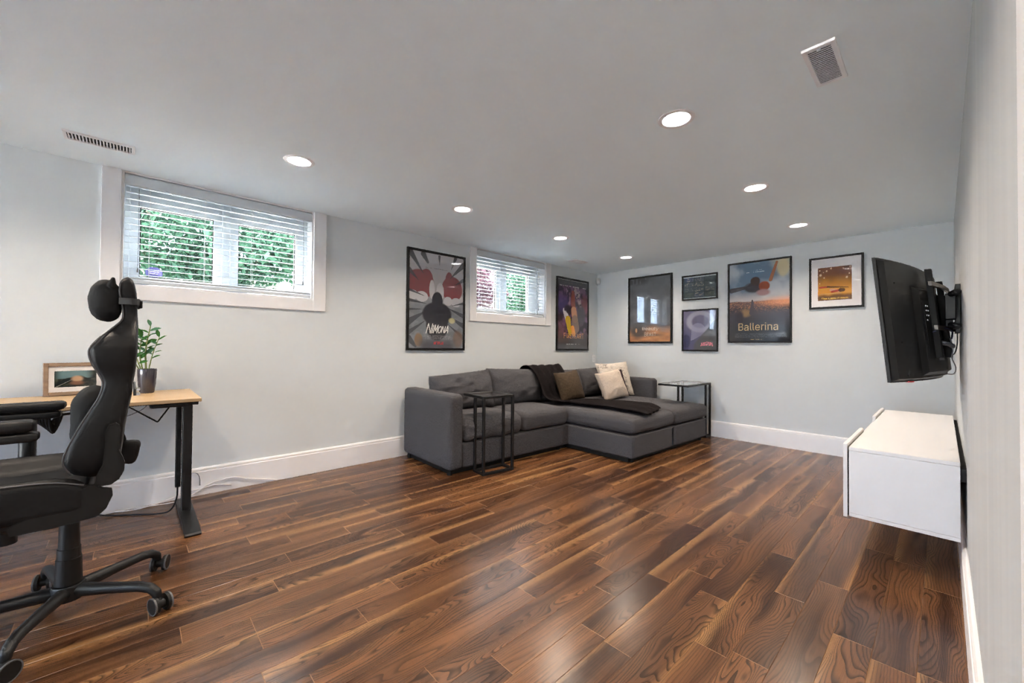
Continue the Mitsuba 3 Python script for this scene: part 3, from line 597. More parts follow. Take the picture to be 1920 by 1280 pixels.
def art_stars(p, n, uv):         # amber dusk with stars and dark red bars
    u, v = uv.x, uv.y
    c = mix(K(196, 140, 56), K(84, 48, 34), smoothstep(0.25, 0.85, v + 0.08 * (noise(u * 5, v * 5) - 0.5)))
    c = mix(c, K(72, 44, 36), (1 - smoothstep(0.10, 0.22, v + 0.05 * (noise(u * 6, 3.0) - 0.5))) * 0.9); c = mix(c, K(206, 158, 84), blob(u, v, 0.85, 0.26, 0.3, 0.06, 0.6) * 0.8)
    for q in ((0.08, 0.78, 0.05), (0.27, 0.89, 0.035), (0.19, 0.69, 0.03), (0.40, 0.96, 0.035), (0.86, 0.66, 0.04), (0.93, 0.77, 0.03), (0.76, 0.93, 0.03), (0.06, 0.92, 0.03), (0.17, 0.86, 0.02), (0.95, 0.97, 0.03), (0.06, 0.52, 0.02), (0.90, 0.90, 0.02)):
        a = dr.atan2(v - q[1], u - q[0]); rr = dr.sqrt(dr.square(u - q[0]) + dr.square(v - q[1])) / (q[2] * (0.72 + 0.28 * dr.sin(5 * a + 1.57)))
        c = mix(c, K(222, 208, 184), (1 - smoothstep(0.75, 1.1, rr)) * 0.9)
    for q, k in (((0.06, 0.40, 0.30, 0.41, 0.030, 0.026), (150, 50, 44)), ((0.30, 0.41, 0.90, 0.36, 0.026, 0.010), (58, 34, 32)), ((0.40, 0.31, 0.62, 0.27, 0.045, 0.045), (196, 150, 130)), ((0.42, 0.25, 0.66, 0.29, 0.030, 0.030), (160, 50, 44)), ((0.68, 0.29, 0.76, 0.29, 0.06, 0.05), (56, 34, 38)), ((0.03, 0.20, 0.70, 0.20, 0.010, 0.012), (190, 150, 100))): c = mix(c, K(*k), spear(u, v, *q, 1.0) * 0.92)
    return c

def art_road(p, n, uv):          # dark landscape photo with a pale lane
    u, v = uv.x, uv.y
    g = fbm(u * 9, v * 7, 3.0, 3)
    c = mix(K(20, 26, 28), K(56, 58, 46), smoothstep(0.4, 0.8, g)); sk = smoothstep(0.55, 0.62, v + 0.22 * (noise(u * 5, 1.0) - 0.5)) * smoothstep(0.5, 0.25, dr.abs(u - 0.45))
    c = mix(c, K(104, 132, 138), sk * 0.9); c = mix(c, K(196, 160, 128), blob(u, v, 0.53, 0.50, 0.13, 0.18, 0.4) * 0.9); c = mix(c, K(120, 80, 58), blob(u, v, 0.53, 0.24, 0.16, 0.12, 0.5) * 0.8)
    return mix(c, K(150, 150, 146), spear(u, v, 0.03, 0.02, 0.44, 0.50, 0.012, 0.004, 0.5) * 0.8)

arts = dict(spears=art_spears, collage=art_collage, shore=art_shore, grid=art_grid, beam=art_beam, skyline=art_skyline, stars=art_stars, road=art_road)
for k_, fn_ in arts.items(): diffuse('print_' + k_, proc(fn_))
diffuse('mat_board', (0.74, 0.73, 0.73))
mat('ink_white', (0.80, 0.79, 0.77), 0.7, spec=0.1); mat('ink_red', (0.55, 0.02, 0.03), 0.7, spec=0.1); mat('ink_gold', (0.56, 0.40, 0.20), 0.7, spec=0.1)
mat('ink_orange', (0.68, 0.33, 0.13), 0.7, spec=0.1); mat('ink_pale', (0.55, 0.50, 0.44), 0.7, spec=0.1); mat('ink_pink', (0.75, 0.25, 0.32), 0.7, spec=0.1); mat('ink_yellow', (0.80, 0.56, 0.12), 0.7, spec=0.1); mat('ink_dark', (0.03, 0.02, 0.02), 0.7, spec=0.1)

def to_wall(mesh, wall):
    """local: x right along the wall as one faces it, y up, z out of the wall"""
    v = np.array(mesh.vertices); m = mesh.copy()
    m.vertices = np.stack([v[:, 2], v[:, 0], v[:, 1]], 1) if wall == 'left' else np.stack([v[:, 0], YB - v[:, 2], v[:, 1]], 1)
    return m
def lettering(text, width, height, x, y, z, shear=0.0, bold=True, arch=0.0):
    m = meshkit.text_mesh(text, 0.1, 0.0006, bold); v = np.array(m.vertices); lo, hi = v.min(0), v.max(0)
    v[:, 0] = (v[:, 0] - lo[0]) / (hi[0] - lo[0]); v[:, 1] = (v[:, 1] - lo[1]) / (hi[1] - lo[1])
    v[:, 0] += shear * (v[:, 1] - 0.5); yy = v[:, 1] * height + arch * (1 - (2 * v[:, 0] - 1) ** 2)
    m.vertices = np.stack([x + v[:, 0] * width, y + yy, z + v[:, 2]], 1); return m
from shapely.geometry import LineString
from shapely.ops import unary_union
_a = np.linspace(0, 2 * np.pi, 25)
GLYPH = {'N': [[(0, 0), (0, 1), (1, 0), (1, 1)]], 'I': [[(0.15, 0), (0.15, 1)]], 'M': [[(0, 0), (0.08, 1), (0.5, 0.25), (0.92, 1), (1, 0)]], 'O': [list(zip(0.5 + 0.5 * np.cos(_a), 0.5 + 0.5 * np.sin(_a)))],
         'A': [[(0, 0), (0.5, 1), (1, 0)], [(0.2, 0.33), (0.8, 0.33)]], 'F': [[(0, 0), (0, 1), (0.9, 1)], [(0, 0.54), (0.7, 0.54)]], 'E': [[(0.9, 0), (0, 0), (0, 1), (0.9, 1)], [(0, 0.52), (0.7, 0.52)]], 'H': [[(0, 0), (0, 1)], [(0.9, 0), (0.9, 1)], [(0, 0.5), (0.9, 0.5)]],
         'R': [[(0, 0), (0, 1), (0.65, 1), (0.88, 0.86), (0.88, 0.66), (0.65, 0.5), (0, 0.5)], [(0.45, 0.5), (0.95, 0)]], 'T': [[(0, 1), (1, 1)], [(0.5, 0), (0.5, 1)]], 'L': [[(0, 1), (0, 0), (0.8, 0)]], 'X': [[(0, 0), (0.9, 1)], [(0, 1), (0.9, 0)]],
         'B': [[(0, 0), (0, 1), (0.6, 1), (0.8, 0.87), (0.8, 0.66), (0.6, 0.53), (0, 0.53)], [(0.6, 0.53), (0.9, 0.38), (0.9, 0.14), (0.65, 0), (0, 0)]], 'S': [[(0.9, 0.86), (0.6, 1), (0.25, 1), (0, 0.82), (0.05, 0.62), (0.85, 0.4), (0.9, 0.18), (0.65, 0), (0.25, 0), (0, 0.14)]],
         'C': [[(0.9, 0.85), (0.6, 1), (0.3, 1), (0, 0.7), (0, 0.3), (0.3, 0), (0.6, 0), (0.9, 0.15)]], 'P': [[(0, 0), (0, 1), (0.65, 1), (0.9, 0.86), (0.9, 0.62), (0.65, 0.46), (0, 0.46)]], 'U': [[(0, 1), (0, 0.25), (0.25, 0), (0.65, 0), (0.9, 0.25), (0.9, 1)]], 'D': [[(0, 0), (0, 1), (0.55, 1), (0.9, 0.7), (0.9, 0.3), (0.55, 0), (0, 0)]]}
def strokes(text, width, height, x, y, z, wt=0.2, shear=0.0, sizes=None, rise=0.0, arch=0.0, gap=0.42, drop=0.0):
    """hand-drawn capitals: each letter a set of thick strokes joined into flat shapes"""
    sizes = sizes or [1.0] * len(text); adv, shapes = 0.0, []
    tot = sum((0.3 if c == 'I' else 1.0) * w_ for c, w_ in zip(text, sizes)) + gap * (len(text) - 1)
    for c, sz in zip(text, sizes):
        w = (0.3 if c == 'I' else 1.0) * sz
        for ln in GLYPH[c]:
            P = [((adv + px * (sz if c != 'I' else sz)) / tot * width + shear * (py * sz) * height, (py * sz - drop * (sz - 1)) * height + rise * height * adv / tot + arch * (1 - (2 * adv / tot - 1) ** 2)) for px, py in ln]
            shapes.append(LineString(P).buffer(wt * width / tot / 2, 4))
        adv += w + gap
    u = unary_union(shapes); m = join(*[trimesh.creation.extrude_polygon(g, 0.0006, engine='earcut') for g in getattr(u, 'geoms', [u])])
    m.apply_translation((x, y, z)); return m
def poster(wall, a0, a1, z0, z1, fw, dep, art, label, cat='poster', matw=None, texts=(), fbsdf='frame_black'):
    t = thing('framed_poster', label, cat)
    W = lambda m: to_wall(m, wall)
    bar = lambda x0, x1, y0, y1: cham(x0, x1, y0, y1, 0.001, dep, 0.0015)
    part(t, 'frame', W(join(bar(a0, a0 + fw, z0, z1), bar(a1 - fw, a1, z0, z1), bar(a0 + fw, a1 - fw, z0, z0 + fw), bar(a0 + fw, a1 - fw, z1 - fw, z1))), fbsdf)
    i0, i1, j0, j1 = a0 + fw, a1 - fw, z0 + fw, z1 - fw; zp = dep - 0.011
    def sheet(x0, x1, y0, y1, z):
        v = np.array([[x0, y0, z], [x1, y0, z], [x1, y1, z], [x0, y1, z]]); return W(trimesh.Trimesh(v, [[0, 1, 2], [0, 2, 3]], process=False))
    uvq = np.array([[0, 0], [1, 0], [1, 1], [0, 1.0]])
    part(t, 'backing', W(bx(i0 - 0.001, i1 + 0.001, j0 - 0.001, j1 + 0.001, 0.001, zp - 0.001)), 'matte_black')
    if matw:
        l, r, b, tp = matw
        shp = sbox(i0, j0, i1, j1).difference(sbox(i0 + l, j0 + b, i1 - r, j1 - tp)); mm = extrude_xy(shp, zp, zp + 0.002)
        part(t, 'mat_border', W(mm), 'mat_board', label='white mat border')
        p0, p1, q0, q1 = i0 + l, i1 - r, j0 + b, j1 - tp
    else: p0, p1, q0, q1 = i0, i1, j0, j1
    part(t, 'print', sheet(p0, p1, q0, q1, zp + 0.0002), 'print_' + art, uv=uvq)
    for tx, u0, u1, v0, v1, ink, kw in texts:
        part(t, 'title', W((strokes if 'wt' in kw else lettering)(tx, (u1 - u0) * (p1 - p0), (v1 - v0) * (q1 - q0), p0 + u0 * (p1 - p0), q0 + v0 * (q1 - q0), zp + 0.0004, **kw)), ink, label=f'printed word {tx}')
    part(t, 'glazing', sheet(i0, i1, j0, j1, dep - 0.005), 'glass')
    return t
poster('left', 2.003, 2.724, 1.048, 2.094, 0.024, 0.025, 'spears', 'black framed poster lettered NIMONA with grey spears and red lobes, between the two windows',
       texts=(('NIMONA', 0.30, 0.70, 0.158, 0.235, 'ink_white', dict(wt=0.24, shear=0.30, sizes=[1.3, 1.05, 1.1, 0.9, 0.9, 0.95], rise=0.15, gap=0.30)), ('NETFLIX', 0.44, 0.62, 0.040, 0.066, 'ink_red', dict(wt=0.34))))
poster('left', 4.308, 5.046, 1.048, 2.090, 0.024, 0.025, 'collage', 'black framed poster lettered FIREHEART in orange, on the left wall near the corner',
       texts=(('FIREHEART', 0.20, 0.86, 0.155, 0.218, 'ink_orange', dict(wt=0.20, sizes=[1.2, 1, 1, 1, 1, 1, 1, 1, 1.2], drop=0.5, gap=0.55)),))
poster('back', 0.553, 1.212, 1.158, 2.109, 0.024, 0.025, 'shore', 'black framed dim grey poster with a sandy shore lettered BEAST, leftmost on the poster wall',
       texts=(('Beauty', 0.32, 0.72, 0.165, 0.225, 'ink_pale', dict(bold=False)), ('BEAST', 0.38, 0.66, 0.090, 0.135, 'ink_pale', dict(wt=0.18, sizes=[1.25, 1, 1, 1, 1.1], drop=0.6))))
poster('back', 1.343, 1.789, 1.716, 2.041, 0.017, 0.022, 'grid', 'small black framed landscape print with a grid of dark pictures, above the violet print', cat='picture')
poster('back', 1.344, 1.795, 1.056, 1.594, 0.018, 0.022, 'beam', 'black framed violet grey print with a pink arched title, below the grid of pictures', cat='picture',
       texts=(('CAPTAIN', 0.555, 0.875, 0.140, 0.175, 'ink_pink', dict(wt=0.40, arch=0.012)), ('UNDERPANTS', 0.53, 0.90, 0.092, 0.127, 'ink_pink', dict(wt=0.40, arch=0.012))))
poster('back', 1.910, 2.564, 1.163, 2.120, 0.018, 0.025, 'skyline', 'large black framed poster lettered Ballerina with a blue sky over a sunset city',
       texts=(('Ballerina', 0.16, 0.82, 0.135, 0.235, 'ink_gold', dict(bold=False)),))
poster('back', 2.722, 3.168, 1.518, 2.059, 0.019, 0.025, 'stars', 'black framed amber starry print in a wide white mat lettered The Little Prince', cat='picture', matw=(0.056, 0.075, 0.066, 0.092),
       texts=(('The Little Prince', 0.10, 0.90, 0.030, 0.085, 'ink_yellow', {}),))

# ------------------------------------------------------------------ sofa (local frame: x' out of the wall, y' along it)
SO, SA = np.array([0.045, 1.958, 0.0]), math.radians(-1.9)
def S(mesh): return place(mesh, SO, rz=math.degrees(SA))
sf = thing('corner_sofa', 'dark grey fabric corner sofa with a wide chaise on the right', 'sofa')
SX, CXF, Y1, Y2, Y3, Y4 = 0.838, 1.615, 0.150, 1.512, 3.140, 3.285
part(sf, 'base', S(soft_box(0.02, SX, Y1, Y2 + 0.01, 0.048, 0.262, 0.014, 10)), 'sofa_fabric', True)
part(sf, 'chaise_base', S(soft_box(0.02, CXF - 0.004, Y2, (Y2 + Y3) / 2 - 0.001, 0.048, 0.262, 0.012, 10)), 'sofa_fabric', True)
part(sf, 'chaise_base', S(soft_box(0.02, CXF - 0.004, (Y2 + Y3) / 2 + 0.001, Y3, 0.048, 0.262, 0.012, 10)), 'sofa_fabric', True)
part(sf, 'plinth', S(join(bx(0.05, SX - 0.05, 0.05, Y2, 0.004, 0.048), bx(0.05, CXF - 0.06, Y2 + 0.03, Y3 - 0.03, 0.004, 0.048))), 'matte_black')
part(sf, 'arm', S(soft_box(0.0, SX + 0.012, 0.0, Y1, 0.045, 0.684, 0.042, 18)), 'sofa_fabric', True)
part(sf, 'arm', S(soft_box(0.0, 0.90, Y3, Y4, 0.045, 0.684, 0.042, 18)), 'sofa_fabric', True)
part(sf, 'backrest', S(soft_box(0.0, 0.17, Y1, Y3, 0.05, 0.66, 0.04, 14)), 'sofa_fabric', True)
part(sf, 'seat_cushion', S(soft_box(0.16, SX + 0.010, Y1 + 0.004, 0.835, 0.266, 0.445, 0.055, 30, crown(0.030, 0.040, 11, 3, 0, 0.012))), 'sofa_fabric', True)
part(sf, 'seat_cushion', S(soft_box(0.16, SX + 0.006, 0.842, Y2 - 0.002, 0.266, 0.445, 0.055, 30, crown(0.026, 0.010, 6, 5, 0, 0.008))), 'sofa_fabric', True)
part(sf, 'chaise_cushion', S(soft_box(0.16, CXF + 0.012, Y2 + 0.002, (Y2 + Y3) / 2 - 0.001, 0.268, 0.425, 0.060, 30, crown(0.022, 0.010, 4, 6, 0, 0.008))), 'sofa_fabric', True)
part(sf, 'chaise_cushion', S(soft_box(0.16, CXF + 0.012, (Y2 + Y3) / 2 + 0.001, Y3 + 0.004, 0.268, 0.425, 0.060, 30, crown(0.022, 0.012, 4, 7, 0, 0.008))), 'sofa_fabric', True)
def back_cushion(y0, y1, h, seed, tilt, wr, lean=0.0, slump=0.0):
    p, _ = pillow(y1 - y0, h, 0.30, 40, wr, seed, 0.035)
    v = p.vertices.copy(); v[:, 2] += slump * v[:, 0] / (y1 - y0) * (v[:, 2] > 0) * np.abs(v[:, 2]) / (h / 2); p.vertices = v
    p = place(p, (0, 0, 0), rz=90, rx=0); p = place(p, (0, 0, 0), ry=-tilt)
    p = place(p, (0.272, (y0 + y1) / 2, 0.455 + h / 2 - 0.012))
    part(sf, 'back_cushion', S(p), 'sofa_fabric', True)
back_cushion(0.15, 0.90, 0.385, 1, 14, 0.060, slump=0.05)
back_cushion(0.86, 1.62, 0.405, 2, 14, 0.034, slump=-0.03)
back_cushion(1.60, 2.40, 0.37, 3, 15, 0.04, slump=-0.02)
back_cushion(2.36, 3.10, 0.38, 4, 15, 0.04, slump=0.03)
for x, y in ((0.06, 0.05), (0.78, 0.05), (0.78, 1.40), (0.06, 3.22), (0.80, 3.22), (1.55, 1.60), (1.55, 3.05)):
    part(sf, 'foot', S(lathe([(0.001, 0.0), (0.022, 0.0), (0.024, 0.004), (0.020, 0.05), (0.001, 0.05)], 16, (x, y, 0))), 'matte_black', 40)

# cushions on the sofa
def put_pillow(mesh, loc, rz, tilt, roll_=0.0):
    """standing pillow facing the room (+x'), leaning back by tilt"""
    p = place(mesh, (0, 0, 0), ry=roll_); p = place(p, (0, 0, 0), rx=-tilt); return place(p, loc, rz=90 + rz)
p, _ = pillow(0.36, 0.36, 0.16, 26, 0.016, 11)
single('throw_pillow', put_pillow(p, (0.680, 3.770, 0.640), -12, 20, -6), 'brown_velvet', 'dark brown velvet throw pillow leaning on the black blanket', 'pillow', True, 'throw pillows on the sofa')
p, _ = pillow(0.40, 0.38, 0.17, 28, 0.028, 12)
single('throw_pillow', put_pillow(p, (0.800, 4.480, 0.618), -18, 24, -9), 'cream_cotton', 'crumpled plain cream throw pillow on the chaise', 'pillow', True, 'throw pillows on the sofa')
p, uvp = pillow(0.36, 0.36, 0.13, 26, 0.02, 13)
single('throw_pillow', put_pillow(p, (0.735, 4.625, 0.614), -28, 20, -8), 'striped_cotton', 'dusty pink throw pillow with dark edge bands behind the cream pillow', 'pillow', True, 'throw pillows on the sofa', uv=uvp)
p, uvp = pillow(0.50, 0.48, 0.17, 30, 0.018, 14)
single('throw_pillow', put_pillow(p, (0.635, 4.800, 0.664), -26, 20, -3), 'scripted_cotton', 'large cream throw pillow printed with script and small emblems', 'pillow', True, 'throw pillows on the sofa', uv=uvp)

# black blanket: hangs over the back cushions and trails along the chaise
def blanket():
    path = np.array([(0.19, 3.70, 0.70), (0.25, 3.68, 0.838), (0.36, 3.66, 0.862), (0.475, 3.65, 0.785), (0.555, 3.64, 0.66), (0.600, 3.64, 0.54), (0.68, 3.67, 0.482), (0.82, 3.735, 0.474), (1.05, 3.81, 0.474), (1.30, 3.90, 0.474), (1.50, 3.90, 0.472), (1.62, 3.88, 0.464), (1.70, 3.87, 0.445)])
    c = smooth_path(path, 6); n = len(c); tt = np.linspace(0, 1, n); hw = np.interp(tt, [0, 0.25, 0.45, 0.58, 0.68, 0.78, 0.9, 1.0], [0.30, 0.26, 0.22, 0.18, 0.24, 0.30, 0.29, 0.24])
    m_ = 40; s = np.linspace(-1, 1, m_); V = np.zeros((n, m_, 3))
    for i in range(n):
        side = np.array([-0.22, 1.0, 0.0]) / 1.024 if tt[i] > 0.5 else np.array([0.05, 1.0, 0.0])
        ripple = 0.007 * np.sin(s * 13 + 2.2 * math.sin(tt[i] * 5)) + 0.020 * (meshkit.fbm(np.stack([s * 3, s * 0 + tt[i] * 7, s * 0], -1), 3, 5) - 0.5)
        V[i] = c[i] + side * (s * hw[i])[:, None]
        V[i, :, 2] += ripple + 0.008 + (0.014 * np.exp(-((np.abs(s) - 0.92) / 0.12) ** 2)) * (tt[i] > 0.5)
        if tt[i] < 0.45: V[i, :, 0] += ripple * 1.5
    up = V.reshape(-1, 3); dn = up - np.array([0.004, 0, 0.008])
    q = (np.arange(n - 1)[:, None] * m_ + np.arange(m_ - 1)[None]).ravel(); quad = np.stack([q, q + 1, q + m_ + 1, q + m_], 1)
    N = n * m_; edge = []
    ring = [(i, 0) for i in range(n)] + [(n - 1, j) for j in range(1, m_)] + [(i, m_ - 1) for i in range(n - 2, -1, -1)] + [(0, j) for j in range(m_ - 2, 0, -1)]
    ids = [i * m_ + j for i, j in ring]
    for a, b in zip(ids, ids[1:] + ids[:1]): edge.append([a, b, b + N, a + N])
    Fc = np.vstack([quad[:, ::-1], quad + N, np.array(edge)]); m = trimesh.Trimesh(np.vstack([up, dn]), np.vstack([Fc[:, [0, 1, 2]], Fc[:, [0, 2, 3]]]), process=False)
    m.fix_normals(); return m
single('throw_blanket', blanket(), 'blanket_wool', 'black knitted throw blanket draped from the sofa back along the chaise', 'blanket', True)

# ------------------------------------------------------------------ side tables
def side_table(label, org, rz, LX, LY, base, h, flip):
    """C-shaped table: top LX x LY from the leg side; legs at the +x side, the base reaches `base` deep"""
    t = thing('side_table', label, 'side table', None); b = 0.022
    P = lambda m: place(m, (org[0], org[1], 0), rz=rz)
    tx0 = -LX
    fr = join(cham(tx0, 0, 0, b, h - b, h, 0.0015), cham(tx0, 0, LY - b, LY, h - b, h, 0.0015), cham(tx0, tx0 + b, b, LY - b, h - b, h, 0.0015), cham(-b, 0, b, LY - b, h - b, h, 0.0015))
    part(t, 'top_frame', P(fr), 'black_metal')
    for x in (-b, -base):
        for y in (0, LY - b): part(t, 'leg', P(cham(x, x + b, y, y + b, b, h - b, 0.0015)), 'black_metal')
    part(t, 'base_frame', P(join(cham(-base, 0, 0, b, 0, b, 0.0015), cham(-base, 0, LY - b, LY, 0, b, 0.0015), cham(-base, -base + b, b, LY - b, 0, b, 0.0015), cham(-b, 0, b, LY - b, 0, b, 0.0015))), 'black_metal')
    part(t, 'glass_top', P(bx(tx0 + b + 0.001, -b - 0.001, b + 0.001, LY - b - 0.001, h - 0.007, h - 0.001)), 'table_glass')
    return t
scene['table_glass'] = {'type': 'dielectric', 'int_ior': 1.5}
side_table('black metal and glass side table in front of the near sofa seat', (1.046, 2.168), -6.5, 0.335, 0.325, 0.162, 0.668, False)
side_table('black metal and glass side table at the far end of the chaise', (1.718, 5.275), 90, 0.66, 0.365, 0.150, 0.668, False)

# ------------------------------------------------------------------ media console
mc = thing('media_console', 'white wall-mounted media console under the television', 'media console')
x0, x1, y0, y1, z0, z1, t_ = 3.360, 3.752, 2.75, 4.70, 0.220, 0.581, 0.018
part(mc, 'top_panel', cham(x0, x1, y0, y1, z1 - t_, z1, 0.0012), 'white_lacquer')
part(mc, 'bottom_panel', cham(x0, x1, y0, y1, z0, z0 + t_, 0.0012), 'white_lacquer')
for y in (y0, y0 + (y1 - y0) / 3, y0 + 2 * (y1 - y0) / 3, y1 - t_): part(mc, 'side_panel', cham(x0, x1, y, y + t_, z0 + t_ + 0.0007, z1 - t_ - 0.0007, 0.0008), 'white_lacquer')
part(mc, 'back_panel', bx(x1 - 0.008, x1 - 0.002, y0 + t_, y1 - t_, z0 + t_, z1 - t_), 'white_lacquer')
part(mc, 'mounting_rail', bx(x1, XR, y0 + 0.02, y1 - 0.02, z1 - 0.09, z1 - 0.03), 'dark_slot')
for a, b in ((y0, y0 + 0.645), (y1 - 0.645, y1)): part(mc, 'drawer_front', cham(x0 - 0.024, x0 - 0.006, a, b, z0 - 0.008, z1 + 0.014, 0.0012), 'white_lacquer')
part(mc, 'drawer_front', cham(x0 - 0.024, x0 - 0.006, y0 + 0.65, y1 - 0.65, z0 - 0.008, z1 - 0.03, 0.0012), 'white_lacquer')
part(mc, 'drawer_gap', bx(x0 - 0.006, x0 + 0.001, y0 + 0.004, y1 - 0.004, z0 + 0.004, z1 - 0.030), 'dark_slot')

# ------------------------------------------------------------------ television on its arm
tv = thing('television', 'black curved flat television seen from behind, tilted forward on the wall arm', 'television')
A, B = np.array([3.487, 2.80]), np.array([3.668, 3.80])
def tvp(s, z, off):
    """s along the width, z height, off towards the wall"""
    d = B - A; nrm = np.array([d[1], -d[0]]) / np.linalg.norm(d)
    c = A + d * s + nrm * (0.040 * 4 * s * (1 - s) + off); return [c[0] - 0.092 * (z - 1.247), c[1], z]
def tv_slab(s0, s1, z0, z1, o0, o1, ns=24, nz=10, taper=0.0):
    V, Fc = [], []; S_, Z_ = np.linspace(s0, s1, ns + 1), np.linspace(z0, z1, nz + 1)
    for o, tp in ((o0, 0), (o1, taper)):
        for s in S_:
            for z in Z_: V.append(tvp(s0 + tp + (s - s0) * (1 - 2 * tp / (s1 - s0)), z0 + tp + (z - z0) * (1 - 2 * tp / (z1 - z0)), o))
    n1 = (ns + 1) * (nz + 1); idx = lambda k, i, j: k * n1 + i * (nz + 1) + j
    for i in range(ns):
        for j in range(nz): Fc += [[idx(0, i, j), idx(0, i, j + 1), idx(0, i + 1, j + 1), idx(0, i + 1, j)], [idx(1, i, j), idx(1, i + 1, j), idx(1, i + 1, j + 1), idx(1, i, j + 1)]]
    for i in range(ns):
        for j in (0, nz): Fc.append([idx(0, i, j), idx(0, i + 1, j), idx(1, i + 1, j), idx(1, i, j)])
    for j in range(nz):
        for i in (0, ns): Fc.append([idx(0, i, j), idx(0, i, j + 1), idx(1, i, j + 1), idx(1, i, j)])
    Fc = np.array(Fc); m = trimesh.Trimesh(np.array(V), np.vstack([Fc[:, [0, 1, 2]], Fc[:, [0, 2, 3]]]), process=False); m.fix_normals(); return m
part(tv, 'bezel', tv_slab(0, 1, 0.925, 1.570, -0.010, 0.004), 'black_plastic', 30)
part(tv, 'screen', tv_slab(0.012, 0.988, 0.938, 1.558, -0.0115, -0.0101), 'glazed_pot', 30, label='dark glossy screen')
part(tv, 'back_shell', tv_slab(0.015, 0.985, 0.932, 1.562, 0.004, 0.026, taper=0.012), 'black_plastic', 30)
part(tv, 'rear_bulge', tv_slab(0.30, 0.93, 0.955, 1.44, 0.026, 0.048, 12, 8, taper=0.02), 'black_plastic', 30)
part(tv, 'connector_panel', tv_slab(0.36, 0.50, 1.10, 1.36, 0.048, 0.050, 4, 4), 'matte_black')
for k in range(7):
    c = tvp(0.385 + 0.03 * (k % 2), 1.335 - 0.026 * (k // 2) * 1.0, 0.0515); part(tv, 'socket', place(trimesh.creation.cylinder(0.0045, 0.004, sections=10), c, ry=90), 'steel')
part(tv, 'rating_label', tv_slab(0.52, 0.64, 1.035, 1.10, 0.0485, 0.0495, 4, 2), 'cable_grey', label='grey rating label')
part(tv, 'logo_lamp', tv_slab(0.17, 0.23, 0.9215, 0.928, -0.004, 0.010, 3, 1), 'red_glow', label='small red standby lamp')
for s, z in ((0.10, 1.44), (0.10, 1.13), (0.12, 0.96), (0.70, 0.985), (0.30, 1.0)):
    part(tv, 'screw', place(trimesh.creation.cylinder(0.005, 0.004, sections=10), tvp(s, z, 0.0265 if s < 0.3 else 0.049), ry=90), 'matte_black')

tmnt = thing('tv_wall_mount', 'black articulated wall mount arm holding the television', 'tv mount')
part(tmnt, 'wall_plate', cham(XR - 0.022, XR - 0.001, 3.46, 3.72, 1.195, 1.475, 0.002), 'satin_black')
for s in (0.47, 0.72):
    q = [tvp(s, z, o) for z in (1.06, 1.500) for o in (0.049, 0.074)]
    part(tmnt, 'bracket', tv_slab(s - 0.016, s + 0.016, 1.05, 1.545 if s < 0.6 else 1.50, 0.049, 0.074, 2, 6), 'matte_black', 30)
for z in (1.455, 1.215): part(tmnt, 'cross_rail', tv_slab(0.38, 0.86, z - 0.012, z + 0.012, 0.074, 0.088, 6, 2), 'frame_metal' if 'frame_metal' in scene else mat('frame_metal', (0.10, 0.085, 0.07), 0.35, 0.6))
c0 = np.array(tvp(0.60, 1.335, 0.088))
part(tmnt, 'tilt_head', cham(c0[0] - 0.004, c0[0] + 0.040, c0[1] - 0.05, c0[1] + 0.05, 1.265, 1.405, 0.004), 'black_plastic')
for z in (1.405, 1.235):
    pts = [(c0[0] + 0.020, c0[1] - 0.05, z), (c0[0] + 0.045, c0[1] - 0.075, z + (0.01 if z > 1.3 else -0.01)), (XR - 0.035, 3.50, z), (XR - 0.012, 3.56, z - (0.015 if z > 1.3 else -0.015))]
    part(tmnt, 'arm', tube(pts, 0.016, 12), 'satin_black', True)
part(tmnt, 'spine', cham(XR - 0.062, XR - 0.030, 3.47, 3.53, 1.215, 1.425, 0.003), 'satin_black')
for z in (1.40, 1.24): part(tmnt, 'bolt', place(trimesh.creation.cylinder(0.006, 0.006, sections=12), (c0[0] + 0.02, c0[1] - 0.053, z), rx=90), 'chrome')
def tvq(s, z, o): return tuple(tvp(s, z, o))
cb = [('television_cable', [tvq(0.44, 1.19, 0.052), tvq(0.50, 1.215, 0.085), tvq(0.60, 1.20, 0.10), (3.735, 3.44, 1.16)], 0.004, 'cable_blue', 'short dark blue cable arching behind the television'),
      ('television_cable', [(XR - 0.012, 3.62, 1.20), (XR - 0.013, 3.60, 1.13), (3.748, 3.56, 1.075), (3.725, 3.50, 1.06), tvq(0.72, 1.065, 0.055)], 0.003, 'cable_grey', 'thin grey cable looping from the wall plate to the television'),
      ('television_cable', [(3.730, 3.44, 1.16), (3.740, 3.46, 1.10), (3.736, 3.48, 1.05), (3.752, 3.56, 0.99), (3.745, 3.62, 0.95), (3.715, 3.68, 0.945)], 0.003, 'cable_grey', 'thin grey cable hanging in a long loop beside the television')]
for nm, pts, r_, bs, lb in cb: single(nm, tube(pts, r_, 8), bs, lb, 'cable', True)
ad = thing('cable_adapter', 'small grey cable adapter hanging behind the television', 'adapter')
part(ad, 'body', tube([tvq(0.50, 1.135, 0.072), tvq(0.60, 1.125, 0.082), tvq(0.70, 1.115, 0.082)], 0.012, 10), 'cable_grey', True)
part(ad, 'plug', tube([tvq(0.70, 1.115, 0.082), tvq(0.735, 1.125, 0.082)], 0.007, 8, 0), 'steel', True)

